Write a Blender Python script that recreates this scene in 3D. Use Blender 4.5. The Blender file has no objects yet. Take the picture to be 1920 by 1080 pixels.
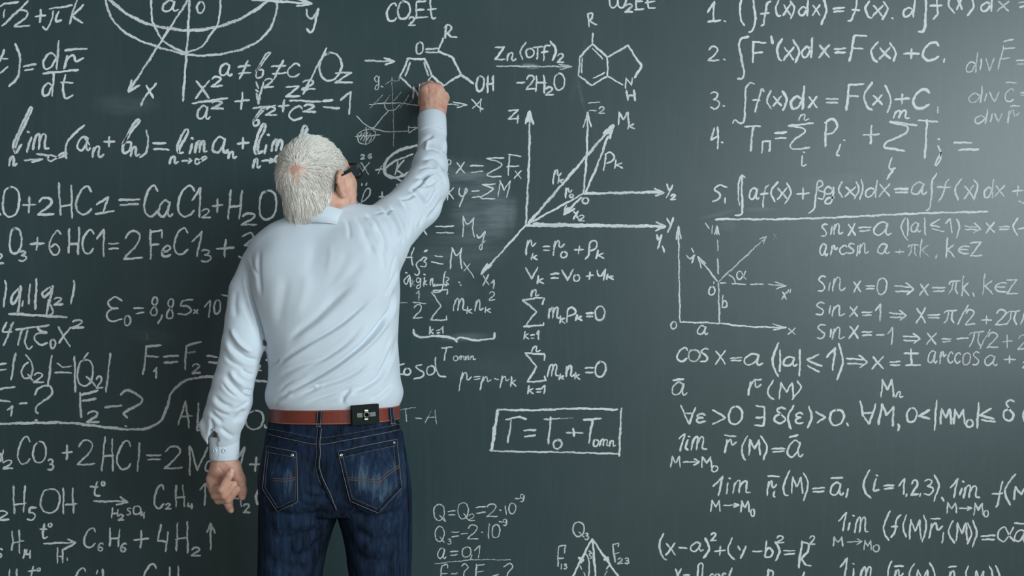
import bpy, math, random
import numpy as np
from mathutils import Vector, Matrix
from mathutils.bvhtree import BVHTree

C = bpy.context.scene.collection
random.seed(7)
rng = np.random.default_rng(7)

# ------------------------------------------------------------------ camera
CAM_Y, CAM_Z, FPX = -3.4, 1.35, 2312.0
scene = bpy.context.scene
cam_data = bpy.data.cameras.new('camera')
cam_data.sensor_width = 36.0
cam_data.lens = 36.0 * FPX / 1920.0
cam_data.clip_start = 0.05
cam = bpy.data.objects.new('camera', cam_data)
C.objects.link(cam)
cam.location = (0.0, CAM_Y, CAM_Z)
cam.rotation_euler = (math.pi / 2, 0, 0)
scene.camera = cam

# ------------------------------------------------------------------ light and exposure
scene.view_settings.view_transform = 'Standard'
scene.view_settings.look = 'None'
scene.view_settings.gamma = 1.0
scene.view_settings.use_curve_mapping = False
scene.view_settings.exposure = 0.0

world = bpy.data.worlds.new('overcast_sky')
scene.world = world
world.use_nodes = True
wn = world.node_tree.nodes
wn['Background'].inputs['Color'].default_value = (0.86, 0.94, 1.0, 1)
wn['Background'].inputs['Strength'].default_value = 0.22


def area(name, loc, rot, sx, sy, power, col):
    l = bpy.data.lights.new(name, 'AREA')
    l.shape = 'RECTANGLE'
    l.size, l.size_y = sx, sy
    l.energy = power
    l.color = col
    o = bpy.data.objects.new(name, l)
    C.objects.link(o)
    o.location = loc
    o.rotation_euler = rot
    return o


# daylight coming in through the row of tall windows in the right-hand wall
WINDOWS = [(-4.55, -2.45), (-7.05, -4.95), (-9.55, -7.45), (-12.05, -9.95)]
SILL, HEAD = 1.15, 3.2
for wa, wb in WINDOWS:
    area('window_daylight', (3.42, (wa + wb) / 2, (SILL + HEAD) / 2), (0, math.pi / 2, 0), HEAD - SILL - .1, wb - wa - .1, 182, (0.825, 0.945, 1.0))

# ------------------------------------------------------------------ helpers: naming


def tag(o, label=None, cat=None, group=None, kind=None):
    if label: o['label'] = label
    if cat: o['category'] = cat
    if group: o['group'] = group
    if kind: o['kind'] = kind
    return o


def empty(name, loc=(0, 0, 0)):
    o = bpy.data.objects.new(name, None)
    C.objects.link(o)
    o.location = loc
    o.empty_display_size = 0.05
    return o


def link_mesh(name, me, mat, parent=None):
    o = bpy.data.objects.new(name, me)
    C.objects.link(o)
    if mat is not None:
        me.materials.append(mat)
    if parent is not None:
        o.parent = parent
        pm = parent
        loc = Vector((0, 0, 0))
        while pm is not None:
            loc += pm.location
            pm = pm.parent
        o.location = -loc if loc.length > 0 else (0, 0, 0)   # meshes carry world coordinates
    return o


def np_mesh(name, V, F, smooth=True):
    """mesh from an (n,3) array and a list / array of faces"""
    me = bpy.data.meshes.new(name)
    if isinstance(F, np.ndarray):
        k = F.shape[1]
        me.vertices.add(len(V))
        me.vertices.foreach_set('co', np.asarray(V, np.float32).ravel())
        me.loops.add(F.size)
        me.loops.foreach_set('vertex_index', F.astype(np.int32).ravel())
        me.polygons.add(len(F))
        me.polygons.foreach_set('loop_start', np.arange(0, F.size, k, dtype=np.int32))
        me.update(calc_edges=True)
        me.validate()
    else:
        me.from_pydata([tuple(map(float, v)) for v in V], [], F)
        me.update()
    if smooth:
        me.polygons.foreach_set('use_smooth', np.ones(len(me.polygons), bool))
    return me


# ------------------------------------------------------------------ helpers: materials


def mat_new(name):
    m = bpy.data.materials.new(name)
    m.use_nodes = True
    nt = m.node_tree
    return m, nt, nt.nodes['Principled BSDF']


def node(nt, typ, **kw):
    n = nt.nodes.new(typ)
    for k, v in kw.items():
        setattr(n, k, v)
    return n


def simple(name, col, rough=0.6, metal=0.0, spec=0.5, bump=0.0, bscale=300.0, var=0.0):
    m, nt, b = mat_new(name)
    b.inputs['Base Color'].default_value = (*col, 1)
    b.inputs['Roughness'].default_value = rough
    b.inputs['Metallic'].default_value = metal
    b.inputs['Specular IOR Level'].default_value = spec
    tc = node(nt, 'ShaderNodeTexCoord')
    if var > 0:
        n = node(nt, 'ShaderNodeTexNoise')
        n.inputs['Scale'].default_value = 25
        n.inputs['Detail'].default_value = 4
        nt.links.new(tc.outputs['Object'], n.inputs['Vector'])
        r = node(nt, 'ShaderNodeValToRGB')
        r.color_ramp.elements[0].position = 0.3
        r.color_ramp.elements[1].position = 0.7
        r.color_ramp.elements[0].color = (*[c * (1 - var) for c in col], 1)
        r.color_ramp.elements[1].color = (*[min(1, c * (1 + var)) for c in col], 1)
        nt.links.new(n.outputs['Fac'], r.inputs['Fac'])
        nt.links.new(r.outputs['Color'], b.inputs['Base Color'])
    if bump > 0:
        n = node(nt, 'ShaderNodeTexNoise')
        n.inputs['Scale'].default_value = bscale
        nt.links.new(tc.outputs['Object'], n.inputs['Vector'])
        bp = node(nt, 'ShaderNodeBump')
        bp.inputs['Strength'].default_value = bump
        bp.inputs['Distance'].default_value = 0.001
        nt.links.new(n.outputs['Fac'], bp.inputs['Height'])
        nt.links.new(bp.outputs['Normal'], b.inputs['Normal'])
    return m


# ------------------------------------------------------------------ the room
def box_mesh(name, lo, hi):
    x0, y0, z0 = lo
    x1, y1, z1 = hi
    V = [(x0, y0, z0), (x1, y0, z0), (x1, y1, z0), (x0, y1, z0), (x0, y0, z1), (x1, y0, z1), (x1, y1, z1), (x0, y1, z1)]
    F = [(0, 3, 2, 1), (4, 5, 6, 7), (0, 1, 5, 4), (1, 2, 6, 5), (2, 3, 7, 6), (3, 0, 4, 7)]
    return V, F


def boxes(name, lst, mat, parent=None):
    V, F = [], []
    for lo, hi in lst:
        v, f = box_mesh('', lo, hi)
        F += [tuple(i + len(V) for i in q) for q in f]
        V += v
    return link_mesh(name, np_mesh(name, V, F, False), mat, parent)


M_plaster = simple('wall_paint', (0.72, 0.74, 0.75), 0.85, bump=0.1, bscale=60)
M_floor = simple('floor_boards', (0.26, 0.19, 0.13), 0.55, var=0.25)
M_winframe = simple('window_paint', (0.8, 0.8, 0.8), 0.4)
XW = 3.3
YB = -12.8
tag(boxes('floor', [((-3.3, YB, -0.1), (XW, 0.25, 0.0))], M_floor), 'wooden classroom floor', None, kind='structure')
tag(boxes('wall_back', [((-3.3, 0.032, 0.0), (XW, 0.25, 3.4))], M_plaster), 'painted wall behind the chalkboard', None, kind='structure')
rw = [((XW, YB, 0), (XW + 0.2, 0.25, SILL)), ((XW, YB, HEAD), (XW + 0.2, 0.25, 3.4)), ((XW, WINDOWS[0][1], SILL), (XW + 0.2, 0.25, HEAD)), ((XW, YB, SILL), (XW + 0.2, WINDOWS[-1][0], HEAD))]
rw += [((XW, q[1], SILL), (XW + 0.2, p[0], HEAD)) for p, q in zip(WINDOWS[:-1], WINDOWS[1:])]
tag(boxes('wall_right', rw, M_plaster), 'wall with a row of tall windows', None, kind='structure')
for i, (a, b) in enumerate(WINDOWS):
    t = 0.05
    m = (a + b) / 2
    tag(boxes('window_%d' % (i + 1), [((XW + .02, a, SILL), (XW + .08, a + t, HEAD)), ((XW + .02, b - t, SILL), (XW + .08, b, HEAD)),
                                      ((XW + .02, a + t, SILL), (XW + .08, b - t, SILL + t)), ((XW + .02, a + t, HEAD - t), (XW + .08, b - t, HEAD)),
                                      ((XW + .03, m - .02, SILL + t), (XW + .07, m + .02, HEAD - t))], M_winframe),
        'tall white framed window in the right wall', None, kind='structure')
# ------------------------------------------------------------------ chalkboard
# The board lies in the plane y = 0.  Its writing is laid out on a board grid whose
# unit is 1/680 m, counted from a corner at the upper left of the written area.
GRID = 680.0


def bx(u): return (u - 960.0) / GRID
def bz(v): return CAM_Z - (v - 540.0) / GRID


def board_material():
    m, nt, b = mat_new('chalkboard_paint')
    L = nt.links
    tc = node(nt, 'ShaderNodeTexCoord')

    def noise(scale, detail, stretch=None, rough=0.55):
        n = node(nt, 'ShaderNodeTexNoise')
        n.inputs['Scale'].default_value = scale
        n.inputs['Detail'].default_value = detail
        n.inputs['Roughness'].default_value = rough
        if stretch:
            mp = node(nt, 'ShaderNodeMapping')
            mp.inputs['Scale'].default_value = stretch
            L.new(tc.outputs['Object'], mp.inputs['Vector'])
            L.new(mp.outputs['Vector'], n.inputs['Vector'])
        else:
            L.new(tc.outputs['Object'], n.inputs['Vector'])
        return n.outputs['Fac']

    def math_(op, a, c=None, clamp=False):
        n = node(nt, 'ShaderNodeMath', operation=op, use_clamp=clamp)
        for i, x in enumerate((a, c)):
            if x is None: continue
            if isinstance(x, (int, float)): n.inputs[i].default_value = x
            else: L.new(x, n.inputs[i])
        return n.outputs[0]

    def remap(x, a, c, lo=0.0, hi=1.0):
        n = node(nt, 'ShaderNodeMapRange', interpolation_type='SMOOTHSTEP')
        L.new(x, n.inputs['Value'])
        n.inputs['From Min'].default_value = a
        n.inputs['From Max'].default_value = c
        n.inputs['To Min'].default_value = lo
        n.inputs['To Max'].default_value = hi
        return n.outputs['Result']

    # thin film of old chalk dust: clouds, vertical wiping streaks and fine grain
    dust = math_('MULTIPLY', remap(noise(1.6, 5), 0.40, 0.75), 0.022)
    dust = math_('ADD', dust, math_('MULTIPLY', remap(noise(9, 4, (6, 1, 0.5)), 0.45, 0.8), 0.014))
    dust = math_('ADD', dust, math_('MULTIPLY', remap(noise(260, 3), 0.45, 0.75), 0.010))
    # wiped places: (centre u, v, radius u, radius v, turn in degrees, strength)
    smears = [(905, 400, 72, 70, 0, 0.15), (868, 332, 95, 42, 6, 0.12), (935, 396, 34, 46, 0, 0.11), (962, 400, 10, 40, 4, 0.08),
              (860, 470, 120, 60, -10, 0.06), (238, 196, 75, 26, 0, 0.055), (742, 312, 80, 24, 0, 0.03), (875, 330, 60, 9, -4, 0.10),
              (290, 775, 90, 40, -5, 0.018), (285, 630, 70, 22, 10, 0.035), (870, 632, 60, 10, -4, 0.09),
              (995, 124, 22, 7, 6, 0.22), (560, 60, 110, 70, 30, 0.012), (1345, 402, 45, 5, -14, 0.06),
              (1425, 393, 40, 6, 0, 0.05), (1365, 423, 22, 14, 0, 0.04), (930, 690, 120, 40, 0, 0.02),
              (840, 545, 70, 40, 0, 0.03), (1725, 350, 90, 18, 0, 0.035), (1560, 340, 70, 16, -6, 0.04),
              (330, 545, 110, 30, 0, 0.016), (1085, 130, 9, 95, 14, 0.02), (1090, 180, 5, 40, -12, 0.05)]
    streak = remap(noise(5, 5, (1, 1, 7), 0.65), 0.30, 0.72, 0.25, 1.25)
    for (u, v, ru, rv, ang, s) in smears:
        mp = node(nt, 'ShaderNodeMapping', vector_type='TEXTURE')
        mp.inputs['Location'].default_value = (bx(u), 0, bz(v))
        mp.inputs['Rotation'].default_value = (0, math.radians(ang), 0)
        mp.inputs['Scale'].default_value = (ru / GRID, 1.0, rv / GRID)
        L.new(tc.outputs['Object'], mp.inputs['Vector'])
        ln = node(nt, 'ShaderNodeVectorMath', operation='LENGTH')
        L.new(mp.outputs['Vector'], ln.inputs[0])
        f = remap(ln.outputs['Value'], 0.35, 1.05, s, 0.0)
        dust = math_('ADD', dust, math_('MULTIPLY', f, streak))
    mix = node(nt, 'ShaderNodeMix', data_type='RGBA')
    L.new(dust, mix.inputs['Factor'])
    mix.inputs['A'].default_value = (0.027, 0.056, 0.060, 1)
    mix.inputs['B'].default_value = (0.62, 0.74, 0.77, 1)
    L.new(mix.outputs['Result'], b.inputs['Base Color'])
    b.inputs['Roughness'].default_value = 0.36
    b.inputs['Specular IOR Level'].default_value = 0.6
    bp = node(nt, 'ShaderNodeBump')
    bp.inputs['Strength'].default_value = 0.25
    bp.inputs['Distance'].default_value = 0.0006
    L.new(noise(420, 3), bp.inputs['Height'])
    L.new(bp.outputs['Normal'], b.inputs['Normal'])
    return m


def chalk_material():
    m, nt, b = mat_new('white_chalk')
    L = nt.links
    b.inputs['Base Color'].default_value = (0.80, 0.83, 0.82, 1)
    b.inputs['Roughness'].default_value = 0.95
    b.inputs['Specular IOR Level'].default_value = 0.1
    tc = node(nt, 'ShaderNodeTexCoord')
    n = node(nt, 'ShaderNodeTexNoise')
    n.inputs['Scale'].default_value = 330
    n.inputs['Detail'].default_value = 4
    n.inputs['Roughness'].default_value = 0.65
    L.new(tc.outputs['Object'], n.inputs['Vector'])
    uv = node(nt, 'ShaderNodeUVMap')
    uv.uv_map = 'stroke'
    sep = node(nt, 'ShaderNodeSeparateXYZ')
    L.new(uv.outputs['UV'], sep.inputs['Vector'])

    def M(op, a, c=None, clamp=False):
        q = node(nt, 'ShaderNodeMath', operation=op, use_clamp=clamp)
        for i, x in enumerate((a, c)):
            if x is None: continue
            if isinstance(x, (int, float)): q.inputs[i].default_value = x
            else: L.new(x, q.inputs[i])
        return q.outputs[0]
    edge = M('ABSOLUTE', sep.outputs['X'])
    edge = M('SUBTRACT', 1.0, M('POWER', edge, 3.0))           # 1 in the middle, 0 at the rim of the stroke
    # sep Y carries how hard the chalk was pressed and the rightward boost against sheen
    a = M('ADD', M('MULTIPLY', n.outputs['Fac'], 2.6), M('MULTIPLY', edge, 0.62))
    a = M('SUBTRACT', a, M('SUBTRACT', 2.10, M('MULTIPLY', sep.outputs['Y'], 0.98)))
    a = M('MULTIPLY', M('MULTIPLY', a, 1.7, True), M('ADD', M('MULTIPLY', sep.outputs['Y'], 0.58), 0.36), True)
    L.new(a, b.inputs['Alpha'])
    return m


GLYPH = {
 '0': '~50 0 15 18 2 55 15 90 48 100 84 82 98 42 82 10 46 1', 'O': '~45 1 14 15 1 55 13 90 46 100 82 84 99 45 84 10 48 0 35 6',
 '1': '!0 38 75 0/!75 0 60 100', '2': '~8 25 30 3 65 0 88 18 72 45 35 74 0 99/!0 99 100 95',
 '3': '~10 12 45 0 82 12 72 33 35 45/~35 45 85 52 96 76 58 100 4 92', '4': '!22 0 0 58/!0 58 85 50/!88 10 74 100',
 '5': '~30 5 18 42/~18 42 65 42 86 72 52 99 0 94/!30 5 100 0', '6': '~88 16 62 0 25 25 3 65 25 97 66 95 76 70 45 55 10 72',
 '8': '~52 46 26 30 42 2 76 5 80 28 50 48 12 72 20 98 62 97 76 74 50 47', '9': '~82 15 45 0 10 20 22 48 65 45 85 12/~85 12 80 70 50 98 8 94',
 'C': '~98 20 78 1 42 11 8 45 5 78 33 100 70 96 97 80', 'Z': '!2 6 95 0/!95 0 0 100/!0 100 100 95',
 'Q': '~50 0 15 15 2 52 15 85 48 97 82 80 98 42 82 10 46 2/!52 65 98 102', 'M': '!12 0 0 100/!10 2 48 60/!48 60 86 2/!86 2 97 100',
 'P': '!20 4 0 100/~12 8 60 -3 99 20 82 45 22 58', 'r': '!18 5 0 100/~8 48 38 5 52 6 58 40 72 44 100 22',
 'a': '~76 14 45 0 10 34 4 80 34 96 64 62 80 10/~80 10 68 70 80 97 100 80', 'b': '!26 0 4 98/~8 68 50 44 88 64 72 94 8 98',
 'B': '~6 72 40 46 76 20 97 2 70 8 34 45 8 80 14 100 44 92 50 70 28 68', 'd': '~76 56 42 44 5 70 14 97 50 92 78 58/!92 0 80 100',
 'e': '~10 60 60 50 90 24 60 0 20 30 5 75 40 100 95 84', 'g': '~76 15 40 0 10 20 28 44 70 34 80 4/~80 4 76 60 55 98 15 94 30 70 85 60',
 'k': '!22 0 2 100/!88 34 14 62/!24 60 96 98', 'm': '!14 10 0 100/~5 50 25 4 42 4 35 96/~38 55 60 4 80 8 74 86 100 92',
 'n': '!14 8 0 100/~4 60 35 4 60 8 54 82 70 96 100 76', 's': '~92 6 50 0 14 22 50 45 82 68 56 96 4 94',
 'u': '~0 8 8 60 50 56 75 14/!92 0 66 100', 'v': '!0 4 50 100/!50 100 100 0', 'x': '!8 4 95 98/!96 0 0 100',
 'y': '~4 5 15 36 55 40 95 2/~95 2 72 58 40 98 4 84', 'q': '~82 8 42 22 5 45 20 64 68 36 88 2/~92 2 82 50 58 100',
 'mu': '!30 0 0 100/~16 42 48 4 62 8 68 40 100 24', 'alpha': '~96 4 66 60 36 100 4 70 14 20 45 4 66 55 100 96',
 'eps': '~96 16 52 0 8 20 28 42 72 46/~72 46 20 52 2 78 34 100 98 88', 'delta': '~96 8 60 0 28 15 60 45 92 74 55 100 8 85 14 55 56 42',
 'pi': '~0 24 20 5 100 0/~36 8 25 60 0 100/~70 5 60 60 76 100', 'in': '~98 5 40 8 4 50 30 94 92 98/!14 50 86 47',
 'inf': '~0 74 8 34 30 40 60 60 90 26 96 10 70 15 50 55 20 98 0 76', '+': '!52 0 45 100/!0 53 100 47', '=': '!0 12 100 0/!6 100 95 88',
 'ne': '!0 34 92 26/!6 72 98 64/!76 0 14 100', 'imp': '!0 25 78 38/!4 68 80 74/!60 0 100 56/!100 56 64 100',
 'arr': '!0 55 96 50/!68 4 100 50/!100 50 64 100', 'o': '~46 1 14 16 1 55 14 90 46 100 82 82 98 45 82 10 40 3',
 'i': '',
}


def catmull(P, n=7):
    P = np.array(P, float)
    if len(P) < 3:
        t = np.linspace(0, 1, max(2, int(np.hypot(*(P[-1] - P[0])) / 7) + 2))[:, None]
        return P[0] * (1 - t) + P[-1] * t
    Q = np.vstack([2 * P[0] - P[1], P, 2 * P[-1] - P[-2]])
    out = []
    for i in range(1, len(Q) - 2):
        t = np.linspace(0, 1, n, endpoint=False)[:, None]
        p0, p1, p2, p3 = Q[i - 1], Q[i], Q[i + 1], Q[i + 2]
        out.append(0.5 * (2 * p1 + (p2 - p0) * t + (2 * p0 - 5 * p1 + 4 * p2 - p3) * t * t + (3 * p1 - p0 - 3 * p2 + p3) * t ** 3))
    out.append(P[-1:])
    return np.vstack(out)


def parse(data):
    """formula text -> list of (points on the board grid, pressure, width factor)"""
    strokes = []
    press, wid = 1.0, 1.0
    for tok in data.replace('\n', ' ').split(';'):
        tok = tok.strip()
        if not tok: continue
        if tok[0] == '@':                              # @pressure width : applies to what follows
            q = tok[1:].split()
            press, wid = float(q[0]), float(q[1]) if len(q) > 1 else wid
        elif tok[0] in '~!' and len(tok) > 1 and (tok[1].isdigit() or tok[1] == '-' or tok[1] == ' '):
            v = list(map(float, tok[1:].split()))
            P = list(zip(v[0::2], v[1::2]))
            if tok[0] == '!' and len(P) > 2:
                for a, c in zip(P[:-1], P[1:]):
                    strokes.append((catmull([a, c]), press, wid))
            else:
                strokes.append((catmull(P), press, wid))
        elif tok[0] == '.' and tok[1] == ' ':
            u, v = map(float, tok[1:].split())
            strokes.append((np.array([[u - 1.6, v - .6], [u, v], [u + 1.6, v + .8]]), press, wid))
        else:
            q = tok.split()
            u0, v0, u1, v1 = map(float, q[1:5])
            for part in GLYPH[q[0]].split('/'):
                v = list(map(float, part[1:].split()))
                P = [(u0 + (u1 - u0) * a / 100, v0 + (v1 - v0) * c / 100) for a, c in zip(v[0::2], v[1::2])]
                strokes.append((catmull(P), press, wid))
    return strokes


stroke_no = 0


def chalk_mesh(data, width):
    """flat deposits of chalk, each stroke a ribbon of its own"""
    global stroke_no
    V, F, UV = [], [], []
    for P, press, wid in parse(data):
        stroke_no += 1
        press = min(1.25, press * (1 + 0.14 * min(1, max(0, (P[:, 0].mean() - 1150) / 400))))     # strokes painted more opaque towards the right to offset contrast lost in the sheen
        d = np.hypot(*np.diff(P, axis=0).T)
        s = np.concatenate([[0], np.cumsum(d)])
        if s[-1] < 0.5: continue
        n = max(4, int(s[-1] / 2.6) + 2)
        t = np.linspace(0, s[-1], n)
        Q = np.stack([np.interp(t, s, P[:, 0]), np.interp(t, s, P[:, 1])], 1)
        ph = rng.uniform(0, 6.28, 4)
        T = np.gradient(Q, axis=0)
        T /= np.maximum(1e-6, np.hypot(T[:, 0], T[:, 1]))[:, None]
        N = np.stack([-T[:, 1], T[:, 0]], 1)
        Q = Q + N * (0.45 * np.sin(t * 0.17 + ph[0]) + 0.28 * np.sin(t * 0.45 + ph[1]))[:, None]
        w = 0.47 * width * wid * (1 + 0.16 * np.sin(t * 0.11 + ph[2]) + 0.10 * np.sin(t * 0.6 + ph[3])) * rng.uniform(0.9, 1.1)
        ext = w[0] * 0.45
        Q[0] -= T[0] * ext
        Q[-1] += T[-1] * ext
        w = w * np.clip(0.55 + np.minimum(t, s[-1] - t) / (width * 0.7), 0, 1)
        pr = press * (1 + 0.10 * np.sin(t * 0.05 + ph[1])) * rng.uniform(0.92, 1.05)
        y = -0.0004 - (stroke_no % 40) * 6e-6
        for k in range(n):
            for sgn in (-1, 1):
                p = Q[k] + N[k] * w[k] * sgn
                V.append((bx(p[0]), y, bz(p[1])))
                UV.append((sgn, pr[k] if np.ndim(pr) else pr))
        b0 = len(V) - 2 * n
        for k in range(n - 1):
            a = b0 + 2 * k
            F.append((a, a + 1, a + 3, a + 2))
    me = np_mesh('chalk', V, F, False)
    uvl = me.uv_layers.new(name='stroke')
    li = np.zeros(len(me.loops), np.int32)
    me.loops.foreach_get('vertex_index', li)
    uvl.data.foreach_set('uv', np.array(UV, np.float32)[li].ravel())
    return me


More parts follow.
